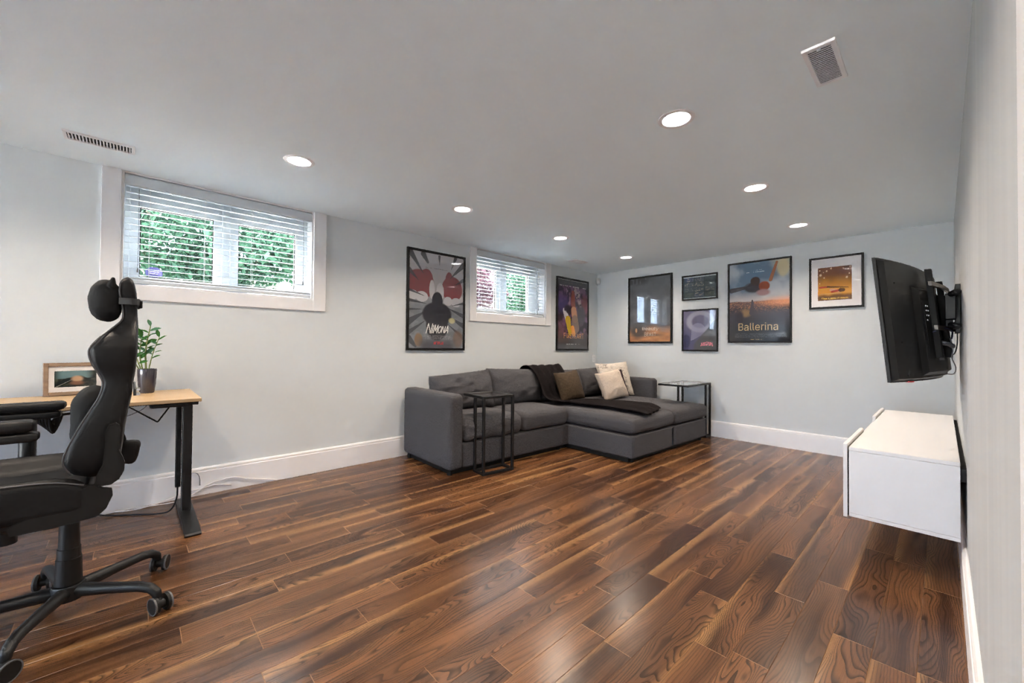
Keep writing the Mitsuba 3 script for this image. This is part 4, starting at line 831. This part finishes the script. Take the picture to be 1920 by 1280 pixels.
# ------------------------------------------------------------------ desk
dk = thing('standing_desk', 'light wood standing desk with black metal legs under the near window', 'desk')
DZ = 0.777
part(dk, 'desktop', cham(0.05, 0.720, -1.15, 0.303, DZ - 0.021, DZ, 0.0025), 'bamboo')
for yy in (0.243, -0.86):
    part(dk, 'leg_column', cham(0.315, 0.385, yy, yy + 0.048, 0.03, 0.700, 0.002), 'satin_black')
    part(dk, 'inner_column', cham(0.323, 0.377, yy + 0.006, yy + 0.042, 0.700, DZ - 0.042, 0.002), 'satin_black')
    pl = [(0.06, 0.0), (0.775, 0.0), (0.785, 0.010), (0.775, 0.018), (0.46, 0.032), (0.26, 0.032), (0.06, 0.018)]
    m = extrude_poly(pl, 0.075); v = m.vertices.copy(); m.vertices = np.stack([v[:, 0], v[:, 2] + yy - 0.012, v[:, 1]], 1)
    part(dk, 'foot', m, 'satin_black')
    part(dk, 'top_bracket', cham(0.10, 0.66, yy + 0.002, yy + 0.050, DZ - 0.044, DZ - 0.0215, 0.002), 'satin_black')
part(dk, 'cross_beam', cham(0.34, 0.38, -0.86, 0.245, DZ - 0.062, DZ - 0.0445, 0.002), 'satin_black')
part(dk, 'cable_duct', cham(0.30, 0.345, 0.213, 0.240, 0.175, 0.690, 0.003), 'matte_black', label='narrow black cable duct beside the leg')
ps = thing('control_box', 'black perforated control panel under the right end of the desktop', 'control panel')
part(ps, 'housing', soft_box(0.60, 0.690, 0.075, 0.262, DZ - 0.048, DZ - 0.022, 0.008, 8), 'black_plastic', True)
for k in range(6): part(ps, 'button', place(trimesh.creation.cylinder(0.006, 0.003, sections=12), (0.691, 0.105 + 0.026 * k, DZ - 0.036), ry=90), 'satin_black')

# photo frame leaning on the desk
pf = thing('photo_frame', 'wide brown wooden photo frame with white mat standing on the desk', 'photo frame')
def PF(m):  # local x right, y up, z out of picture
    v = np.array(m.vertices); a = math.radians(8); zz, yy = v[:, 2] * math.cos(a) + v[:, 1] * -math.sin(a), v[:, 1] * math.cos(a) + v[:, 2] * math.sin(a)
    m = m.copy(); c, s = math.cos(math.radians(10)), math.sin(math.radians(10))
    m.vertices = np.stack([0.118 + zz * c - v[:, 0] * s, -0.376 + v[:, 0] * c + zz * s, DZ + 0.0015 + yy], 1); return m
fw_, fh_, fb = 0.265, 0.195, 0.021
part(pf, 'frame', PF(join(cham(0, fb, 0, fh_, 0, 0.018, 0.002), cham(fw_ - fb, fw_, 0, fh_, 0, 0.018, 0.002), cham(fb, fw_ - fb, 0, fb, 0, 0.018, 0.002), cham(fb, fw_ - fb, fh_ - fb, fh_, 0, 0.018, 0.002))), 'frame_oak')
shp = sbox(fb, fb, fw_ - fb, fh_ - fb).difference(sbox(0.045, 0.049, fw_ - 0.045, fh_ - 0.049)); part(pf, 'mat_border', PF(extrude_xy(shp, 0.006, 0.008)), 'mat_board', label='white mat border')
v = np.array([[0.045, 0.049, 0.0062], [fw_ - 0.045, 0.049, 0.0062], [fw_ - 0.045, fh_ - 0.049, 0.0062], [0.045, fh_ - 0.049, 0.0062]])
part(pf, 'photo', PF(trimesh.Trimesh(v, [[0, 1, 2], [0, 2, 3]], process=False)), 'print_road', uv=np.array([[0, 0], [1, 0], [1, 1], [0, 1.0]]))
part(pf, 'backing', PF(bx(0.004, fw_ - 0.004, 0.004, fh_ - 0.004, 0.001, 0.0055)), 'matte_black')
v = v.copy(); v[:, :2] = [[fb, fb], [fw_ - fb, fb], [fw_ - fb, fh_ - fb], [fb, fh_ - fb]]; v[:, 2] = 0.012
part(pf, 'glazing', PF(trimesh.Trimesh(v, [[0, 1, 2], [0, 2, 3]], process=False)), 'glass')
part(pf, 'easel_back', PF(bx(0.10, 0.165, 0.0, 0.15, -0.004, 0.001)), 'matte_black')

# potted plant
pp = thing('potted_plant', 'green leafy plant in a glossy dark pot on the desk', 'plant')
PX, PY = 0.205, 0.072
part(pp, 'pot', lathe([(0.001, DZ), (0.032, DZ), (0.036, DZ + 0.004), (0.044, DZ + 0.06), (0.0475, DZ + 0.12), (0.048, DZ + 0.152), (0.0455, DZ + 0.155), (0.044, DZ + 0.150), (0.043, DZ + 0.125)], 36, (PX, PY, 0)), 'glazed_pot', 50)
part(pp, 'potting_soil', disc(PX, PY, DZ + 0.130, 0.0435, 24, True), 'soil')
lr = random.Random(5)
def zz_stem(base, tip, nl, L, W, r0, bend):
    base, tip = np.array(base), np.array(tip); mid = (base + tip) / 2 + np.array(bend)
    c = smooth_path([base, mid, tip], 10); sk = part(pp, 'stem', tube([base, mid, tip], [r0, r0 * 0.8, r0 * 0.5], 8), 'stem_green', True)
    for i in range(nl):
        t = 0.42 + 0.58 * i / max(nl - 1, 1); b = c[min(int(t * (len(c) - 1)), len(c) - 1)]
        ang = (i % 2) * math.pi + lr.uniform(-0.5, 0.5) + 0.4; el = lr.uniform(0.35, 0.9) if i < nl - 1 else 1.3
        d = np.array([math.sin(ang) * math.cos(el) * 0.7, math.cos(ang) * math.cos(el), math.sin(el)])
        part(pp, 'leaf', leaf_quad(b, d, np.array([0.5 + lr.uniform(-.3, .3), lr.uniform(-.4, .4), 0.8]), L * lr.uniform(0.8, 1.15), W * lr.uniform(0.85, 1.1)), 'plant_leaf' if lr.random() > 0.3 else 'plant_leaf_pale', True)
Zs = DZ + 0.128
zz_stem((PX, PY - 0.005, Zs), (PX - 0.005, PY + 0.012, 1.205), 10, 0.060, 0.027, 0.0055, (0, -0.012, 0))
zz_stem((PX + 0.004, PY + 0.004, Zs), (PX + 0.01, PY + 0.055, 1.135), 8, 0.050, 0.024, 0.0035, (0, -0.006, 0))
zz_stem((PX - 0.01, PY - 0.018, Zs), (PX - 0.01, PY - 0.030, 1.130), 8, 0.060, 0.030, 0.0045, (0, -0.012, 0))
zz_stem((PX + 0.01, PY - 0.022, Zs), (PX + 0.02, PY - 0.062, 1.06), 5, 0.050, 0.024, 0.0035, (0, -0.004, 0))
zz_stem((PX - 0.012, PY - 0.028, Zs), (PX - 0.01, PY - 0.105, 1.13), 5, 0.050, 0.024, 0.0035, (0, -0.01, 0))

# cables by the desk
single('power_cable', tube([(0.322, 0.226, 0.18), (0.325, 0.222, 0.10), (0.32, 0.19, 0.030), (0.26, 0.125, 0.008), (0.18, 0.03, 0.006), (0.10, -0.08, 0.006), (0.045, -0.19, 0.03), (0.03, -0.22, 0.07)], 0.0045, 8), 'matte_black', 'black power cable sagging from the desk leg to the floor', 'cable', True)
single('power_cable', tube([(0.024, 0.868, 0.004), (0.027, 0.78, 0.030), (0.027, 0.68, 0.055), (0.027, 0.58, 0.090), (0.027, 0.50, 0.086), (0.028, 0.42, 0.072), (0.032, 0.34, 0.025), (0.075, 0.24, 0.005), (0.06, 0.10, 0.005), (0.032, -0.02, 0.005), (0.06, -0.20, 0.005), (0.12, -0.40, 0.005), (0.06, -0.56, 0.005), (0.03, -0.75, 0.005)], 0.004, 8), 'cable_white', 'long white cable lying along the baseboard behind the desk', 'cable', True)
single('power_cable', tube([(0.023, 0.56, 0.035), (0.025, 0.46, 0.058), (0.028, 0.38, 0.050), (0.030, 0.30, 0.045), (0.040, 0.20, 0.020), (0.07, 0.06, 0.005), (0.035, -0.07, 0.005), (0.03, -0.20, 0.040), (0.03, -0.28, 0.10)], 0.0038, 8), 'cable_white', 'short white cable crossing behind the right desk leg', 'cable', True)
single('power_cable', tube([(0.025, 0.325, 0.172), (0.030, 0.352, 0.165), (0.030, 0.368, 0.13), (0.028, 0.37, 0.075)], 0.003, 8), 'cable_grey', 'thin grey cable curling down the baseboard right of the desk leg', 'cable', True)
single('desk_cable', tube([(0.40, -0.03, DZ - 0.045), (0.46, 0.02, 0.700), (0.50, 0.10, 0.640), (0.505, 0.115, 0.630), (0.50, 0.125, 0.640), (0.46, 0.175, 0.715), (0.42, 0.185, DZ - 0.040)], 0.0042, 8), 'matte_black', 'black cable hanging in a V under the desktop', 'cable', True)
single('desk_cable', tube([(0.42, 0.18, DZ - 0.036), (0.40, 0.205, DZ - 0.045), (0.36, 0.224, 0.725), (0.325, 0.2265, 0.69)], 0.0055, 8), 'matte_black', 'black cable running from the desktop into the cable duct', 'cable', True)
single('desk_cable', tube([(0.38, 0.07, DZ - 0.030), (0.38, 0.075, 0.725), (0.36, 0.04, 0.685), (0.34, -0.04, 0.65), (0.33, -0.12, 0.66), (0.33, -0.2, DZ - 0.03)], 0.0028, 8), 'cable_grey', 'thin dark cable sagging below the plant end of the desktop', 'cable', True)
cbn = thing('cable_bundle', 'black tangle of cables tied under the desk by the armrests', 'cable bundle')
for k in range(5):
    a_ = lr.uniform(0, 6); part(cbn, 'loop', tube([(0.45 + 0.02 * math.sin(a_ + k), -0.345 + 0.006 * k, DZ - 0.04), (0.46, -0.36 + 0.012 * k, 0.69 - 0.008 * k), (0.45, -0.325 + 0.006 * k, 0.655 - 0.01 * k), (0.44, -0.29 + 0.004 * k, 0.70), (0.45, -0.295, DZ - 0.04)], 0.007, 8), 'matte_black', True)
part(cbn, 'lead', tube([(0.45, -0.29, 0.705), (0.44, -0.20, 0.710), (0.43, -0.12, 0.705)], 0.006, 8), 'matte_black', True)

# ------------------------------------------------------------------ gaming chair
gc = thing('gaming_chair', 'black leather gaming chair at the desk with head and lumbar pillows', 'office chair')
GX, GY = 1.30, -0.172
Zp = [0.585, 0.61, 0.654, 0.70, 0.77, 0.83, 0.89, 0.94, 0.98, 1.02, 1.066, 1.11, 1.15, 1.185, 1.215, 1.25, 1.30, 1.335, 1.355, 1.366]
Yf = [-0.120, -0.160, -0.178, -0.172, -0.146, -0.119, -0.092, -0.083, -0.096, -0.113, -0.120, -0.096, -0.062, -0.036, -0.032, -0.036, -0.044, -0.042, -0.034, -0.020]
Yb = [-0.052, -0.036, -0.026, -0.021, -0.015, -0.007, 0.002, 0.006, 0.011, 0.014, 0.016, 0.017, 0.017, 0.016, 0.014, 0.013, 0.010, 0.004, -0.004, -0.014]
Hw = [0.190, 0.225, 0.240, 0.245, 0.245, 0.238, 0.228, 0.222, 0.226, 0.236, 0.240, 0.222, 0.180, 0.140, 0.130, 0.133, 0.138, 0.134, 0.120, 0.090]
def chair_back():
    zz = np.concatenate([np.linspace(a, b, 4, endpoint=False) for a, b in zip(Zp[:-1], Zp[1:])] + [[Zp[-1]]])
    from scipy.interpolate import PchipInterpolator as PI
    yf, yb, hw = PI(Zp, Yf)(zz), PI(Zp, Yb)(zz), PI(Zp, Hw)(zz); n = 45; t_l = np.linspace(-1, 1, n); s = np.sign(t_l) * (1 - (1 - np.abs(t_l)) ** 2.0); V = []
    for z, a, b, w in zip(zz, yf, yb, hw):
        rec = np.clip((0.075 if z < 1.12 else 0.0) * np.interp(z, [0.58, 0.66, 1.05, 1.16], [0.3, 1, 1, 0]), 0, max(b - a - 0.045, 0))
        e = (1 - np.abs(s) ** 18) ** 0.5; mid = (a + b) / 2
        front = a + rec * (1 - np.clip((np.abs(s) - 0.55) / 0.25, 0, 1) ** 2 * (3 - 2 * np.clip((np.abs(s) - 0.55) / 0.25, 0, 1)))
        fy = mid + (front - mid) * e; by = mid + (b - mid) * e
        V += [(GX + w * q, y, z) for q, y in zip(s, fy)] + [(GX + w * q, y, z) for q, y in zip(s[::-1][1:-1], by[::-1][1:-1])]
    k = 2 * n - 2; m_ = len(zz); i, j = np.meshgrid(np.arange(m_ - 1), np.arange(k), indexing='ij')
    q = np.stack([i * k + j, i * k + (j + 1) % k, (i + 1) * k + (j + 1) % k, (i + 1) * k + j], -1).reshape(-1, 4); V = np.array(V)
    c0, c1 = V[:k].mean(0), V[-k:].mean(0); N = len(V); V = np.vstack([V, c0, c1]); r_ = np.arange(k)
    caps = np.vstack([np.stack([(r_ + 1) % k, r_, r_ * 0 + N], 1), np.stack([(m_ - 1) * k + r_, (m_ - 1) * k + (r_ + 1) % k, r_ * 0 + N + 1], 1)])
    m = trimesh.Trimesh(V, np.vstack([q[:, [0, 1, 2]], q[:, [0, 2, 3]], caps]), process=False); m.fix_normals(); return m
part(gc, 'backrest', chair_back(), 'leather', 60)
for sgn in (1, -1):
    part(gc, 'piping', tube([(GX + sgn * (w * 0.975), y + 0.003, z) for z, y, b, w in zip(Zp[1:-2], Yf[1:-2], Yb[1:-2], Hw[1:-2])], 0.0032, 6), 'leather_piping', True)
hp = soft_box(GX - 0.145, GX + 0.145, -0.128, -0.036, 1.190, 1.340, 0.045, 18, crown(0.010, 0.016, 22, 3, 0.004))
part(gc, 'head_pillow', hp, 'black_mesh_fabric', True)
part(gc, 'pillow_ear', hull_spheres([(GX + 0.125, -0.065, 1.318, 0.016), (GX + 0.130, -0.060, 1.350, 0.006)]), 'black_mesh_fabric', True)
sp = [(GX - 0.148, -0.042, 1.262), (GX - 0.150, 0.0, 1.262), (GX - 0.10, 0.022, 1.262), (GX + 0.10, 0.022, 1.262), (GX + 0.150, 0.0, 1.262), (GX + 0.148, -0.042, 1.262)]
P = smooth_path(sp, 8); Vb = np.array([[x, y, z + h_] for x, y, z in P for h_ in (-0.013, 0.013)]); Fb = np.array([[2 * i, 2 * i + 2, 2 * i + 3, 2 * i + 1] for i in range(len(P) - 1)])
part(gc, 'pillow_strap', trimesh.Trimesh(Vb, np.vstack([Fb[:, [0, 1, 2]], Fb[:, [0, 2, 3]]]), process=False), 'strap_web', True)
part(gc, 'strap_buckle', cham(GX + 0.085, GX + 0.110, 0.021, 0.029, 1.240, 1.270, 0.002), 'black_plastic')
part(gc, 'lumbar_pillow', soft_box(GX - 0.165, GX + 0.165, -0.170, -0.060, 0.690, 0.905, 0.055, 18, crown(0.006, 0.012, 16, 8)), 'black_mesh_fabric', True)
def seat_fn(p, h, v):
    p = p.copy(); u = p / h
    bol = np.clip((np.abs(u[:, 0]) - 0.62) / 0.25, 0, 1); p[:, 2] += np.where(u[:, 2] > 0, 1, 0) * (0.062 * bol - 0.012) * np.clip(1 - np.abs(u[:, 1]) ** 6, 0, 1)
    return p
part(gc, 'seat', soft_box(GX - 0.265, GX + 0.265, -0.640, -0.105, 0.468, 0.565, 0.035, 22, seat_fn), 'leather', True)
part(gc, 'seat_piping', tube([(GX + 0.262, y, z) for y, z in ((-0.62, 0.566), (-0.5, 0.604), (-0.32, 0.608), (-0.2, 0.600), (-0.12, 0.576))], 0.0032, 6), 'leather_piping', True)
hinge = [(-0.074, 0.640), (-0.070, 0.700), (-0.068, 0.765), (-0.060, 0.788), (-0.042, 0.793), (-0.030, 0.783), (-0.027, 0.760), (-0.030, 0.715), (-0.031, 0.690), (-0.022, 0.668), (-0.014, 0.640), (-0.015, 0.610), (-0.028, 0.580), (-0.050, 0.563), (-0.075, 0.563), (-0.094, 0.575), (-0.090, 0.600)]
for sgn in (1, -1):
    a, b = sorted((GX + sgn * 0.243, GX + sgn * 0.272)); part(gc, 'hinge_cover', extrude_yz(hinge, a, b, 0.005), 'black_plastic', 30)
    a, b = sorted((GX + sgn * 0.248, GX + sgn * 0.262)); part(gc, 'side_casing', extrude_yz([(-0.30, 0.470), (-0.205, 0.515), (-0.110, 0.572), (-0.093, 0.572), (-0.072, 0.556), (-0.048, 0.548), (-0.045, 0.520), (-0.062, 0.475), (-0.085, 0.452), (-0.20, 0.440), (-0.29, 0.440)], a, b, 0.003), 'black_plastic', 30)
part(gc, 'hinge_bolt', place(trimesh.creation.cylinder(0.010, 0.004, sections=18), (GX + 0.272, -0.050, 0.715), ry=90), 'matte_black')
part(gc, 'lumbar_strap', cham(GX - 0.21, GX + 0.21, 0.006, 0.014, 0.885, 0.912, 0.002), 'strap_web')
for zz_ in (0.885, 0.905): part(gc, 'strap_buckle', cham(GX + 0.150, GX + 0.200, 0.014, 0.026, zz_, zz_ + 0.008, 0.001), 'chrome', label='small chrome buckle')
part(gc, 'hinge_knob', place(soft_box(-0.02, 0.02, -0.035, 0.035, -0.055, 0.055, 0.02, 8, crown(0, 0.01, 30, 2)), (GX - 0.215, -0.004, 0.585), rx=-12), 'leather', True)
part(gc, 'seat_frame', cham(GX - 0.20, GX + 0.20, -0.55, -0.11, 0.442, 0.468, 0.004), 'satin_black')
part(gc, 'tilt_mechanism', cham(GX - 0.085, GX + 0.085, -0.36, -0.115, 0.398, 0.444, 0.008), 'satin_black')
part(gc, 'tension_knob', place(trimesh.creation.cylinder(0.030, 0.09, sections=24), (GX, -0.335, 0.385)), 'black_plastic', 30)
part(gc, 'gas_lift', lathe([(0.001, 0.40), (0.014, 0.40), (0.014, 0.33), (0.001, 0.33)], 20, (GX, GY, 0)), 'chrome', 40)
part(gc, 'column_cover', lathe([(0.001, 0.372), (0.027, 0.372), (0.029, 0.368), (0.031, 0.275), (0.0335, 0.274), (0.0345, 0.235), (0.037, 0.234), (0.040, 0.135), (0.001, 0.13)], 28, (GX, GY, 0)), 'black_plastic', 40)
part(gc, 'hub', lathe([(0.001, 0.070), (0.046, 0.072), (0.050, 0.08), (0.050, 0.125), (0.046, 0.132), (0.001, 0.134)], 28, (GX, GY, 0)), 'satin_black', 40)
for k in range(5):
    a_ = math.radians(52 + 72 * k); c_, s_ = math.cos(a_), math.sin(a_)
    L_ = lambda r, z: (GX + c_ * r, GY + s_ * r, z)
    ar = hull_spheres([(*L_(0.02, 0.104), 0.027), (*L_(0.16, 0.106), 0.021), (*L_(0.265, 0.106), 0.019), (*L_(0.305, 0.098), 0.018), (*L_(0.328, 0.080), 0.017), (*L_(0.332, 0.066), 0.015)])
    part(gc, 'spoke', ar, 'satin_black', 60)
    tr = a_ + (0.6 if k % 2 else -0.5); ax = np.array([-math.sin(tr), math.cos(tr), 0]); ctr = np.array(L_(0.345, 0.034))
    ck = part(gc, 'caster', join(tube([np.array(L_(0.332, 0.066)), ctr + np.array([0, 0, 0.012])], 0.008, 10, 0), tube([ctr - ax * 0.011, ctr + ax * 0.011], 0.018, 14, 0)), 'black_plastic', 40)
    for sg in (-1, 1):
        w_ = trimesh.creation.cylinder(0.033, 0.015, sections=26); R_ = trimesh.geometry.align_vectors([0, 0, 1], ax); w_.apply_transform(R_); w_.apply_translation(ctr + ax * sg * 0.0215)
        rim = trimesh.creation.annulus(0.030, 0.034, 0.006, sections=26); rim.apply_transform(R_); rim.apply_translation(ctr + ax * sg * 0.0275)
        part(ck, 'wheel', w_, 'black_plastic', 30); part(ck, 'rim', rim, 'rim_grey', 30)
for sgn in (1, -1):
    xa = GX + sgn * 0.300
    part(gc, 'arm_pad', soft_box(xa - 0.042, xa + 0.042, -0.520, -0.234 if sgn > 0 else -0.212, 0.795, 0.833, 0.018, 14, lambda p, h, v: np.stack([p[:, 0], p[:, 1], p[:, 2] - 0.010 * np.clip((-p[:, 1] / h[1]), 0, 1) ** 2], 1)), 'leather', True)
    part(gc, 'arm_plate', soft_box(xa - 0.030, xa + 0.030, -0.42, -0.225, 0.760, 0.792, 0.012, 8), 'black_plastic', True)
    py_ = -0.43 if sgn > 0 else -0.322
    part(gc, 'arm_post', hull_spheres([(xa - sgn * 0.004, py_, 0.755, 0.026), (xa - sgn * 0.004, py_, 0.52, 0.026), (xa - sgn * 0.06, py_, 0.46, 0.022), (xa - sgn * 0.16, py_, 0.455, 0.018)]), 'satin_black', 60)

# ------------------------------------------------------------------ outdoors
struct('ground', bx(-30, -2.4, -24, 24, -0.2, 1.36), 'grass_ground', 'lawn outside at window sill height')
diffuse('pale_paving', (0.72, 0.74, 0.76))
diffuse('grey_paving', (0.42, 0.43, 0.44))
struct('patio', bx(-0.22, 14, -24, YF - 0.125, -0.2, -0.02), 'pale_paving', 'pale patio outside the garden door behind the viewer')
struct('paving', bx(-2.4, -0.222, -24, 24, -0.2, 1.36), 'grey_paving', 'grey concrete strip outside along the house wall')
def leaf_cloud(centers, n, size, seed):
    r = np.random.default_rng(seed); ci = r.integers(0, len(centers), n); c = np.array(centers)[ci]
    d = r.normal(size=(n, 3)); d /= np.linalg.norm(d, axis=1, keepdims=True); pos = c[:, :3] + d * c[:, 3:6] * (r.random((n, 1)) ** 0.45)
    a = r.normal(size=(n, 3)); a /= np.linalg.norm(a, axis=1, keepdims=True); b = np.cross(a, r.normal(size=(n, 3))); b /= np.linalg.norm(b, axis=1, keepdims=True); s = size * r.uniform(0.6, 1.3, (n, 1))
    V = np.stack([pos - a * s, pos + b * s * 0.45, pos + a * s, pos - b * s * 0.45], 1).reshape(-1, 3); q = np.arange(n)[:, None] * 4 + np.array([[0, 1, 2, 3]])
    return trimesh.Trimesh(V, np.vstack([q[:, [0, 1, 2]], q[:, [0, 2, 3]]]), process=False)
def tree(name, label, cat, trunk, limbs, centers, n, size, fol, seed):
    t = thing(name, label, cat)
    if trunk: part(t, 'trunk', tube(trunk, [0.10, 0.07, 0.05], 10), 'bark', True)
    for l in limbs: part(t, 'branch', tube(l, [0.04, 0.025, 0.01], 7), 'bark', True)
    part(t, 'foliage', leaf_cloud(centers, n, size, seed), fol, kind='stuff')
tree('garden_tree', 'bright green leafy tree filling the view of the desk window', 'tree', [(-4.0, 0.9, 1.35), (-4.0, 1.0, 2.2), (-4.1, 1.1, 3.4)], [[(-4.0, 1.0, 2.1), (-3.4, 0.5, 2.5), (-2.9, 0.1, 2.7)], [(-4.0, 1.0, 2.2), (-3.4, 1.5, 2.4), (-3.0, 1.9, 2.5)], [(-4.0, 1.0, 2.4), (-3.7, 0.2, 2.3), (-3.3, -0.5, 2.4)]],
     [(-3.2, 0.1, 2.6, 0.8, 0.8, 0.5), (-3.0, 1.1, 2.5, 0.8, 0.8, 0.55), (-3.3, 2.0, 2.6, 0.8, 0.8, 0.55), (-3.6, 0.6, 3.3, 1.0, 1.2, 0.6), (-3.8, 1.8, 3.3, 1.0, 1.1, 0.6), (-3.4, 0.8, 2.1, 0.7, 0.9, 0.3), (-3.6, -0.6, 2.9, 0.9, 0.8, 0.7)], 14000, 0.055, 'foliage_green', 1)
tree('garden_tree', 'dark red leafed maple outside the farther window', 'tree', [(-3.6, 5.6, 1.35), (-3.6, 5.7, 2.2), (-3.7, 5.8, 3.2)], [[(-3.6, 5.7, 2.0), (-3.0, 5.2, 2.3), (-2.6, 4.9, 2.5)]],
     [(-3.0, 5.1, 2.7, 0.8, 0.75, 0.5), (-3.2, 5.5, 2.2, 0.7, 0.6, 0.35), (-3.5, 5.0, 3.2, 0.9, 0.9, 0.5)], 4600, 0.045, 'foliage_maroon', 2)
tree('garden_tree', 'green shrubby tree beside the red maple outside the farther window', 'tree', [(-3.9, 7.3, 1.35), (-3.9, 7.3, 2.2), (-3.9, 7.4, 3.2)], [[(-3.9, 7.3, 2.0), (-3.3, 6.9, 2.4), (-3.0, 6.6, 2.6)]],
     [(-3.3, 6.95, 2.5, 0.8, 0.7, 0.6), (-3.5, 7.4, 2.0, 0.8, 0.8, 0.4), (-3.6, 7.8, 2.9, 0.9, 0.9, 0.6)], 7000, 0.05, 'foliage_dark_green', 3)
tree('flowering_shrub', 'low pink flowering shrub seen at the bottom of the desk window', 'shrub', None, [[(-2.6, 0.95, 1.36), (-2.6, 0.95, 1.55), (-2.6, 1.0, 1.75)]], [(-2.6, 0.75, 1.62, 0.35, 0.45, 0.22), (-2.7, 1.45, 1.60, 0.35, 0.35, 0.2)], 2600, 0.03, 'foliage_pink', 4)
tree('flowering_shrub', 'pink flowering shrub high behind the red maple', 'shrub', None, [[(-4.6, 6.4, 1.36), (-4.6, 6.4, 2.2), (-4.6, 6.4, 2.9)]], [(-4.5, 6.35, 3.05, 0.35, 0.45, 0.35)], 1500, 0.05, 'foliage_pink', 5)
fe = thing('garden_fence', 'pale grey board fence beyond the trees', 'fence')
for k in range(60):
    y = -5.0 + 0.3 * k; part(fe, 'board', cham(-6.55, -6.52, y, y + 0.285, 1.36, 2.55, 0.004), 'fence_paint')
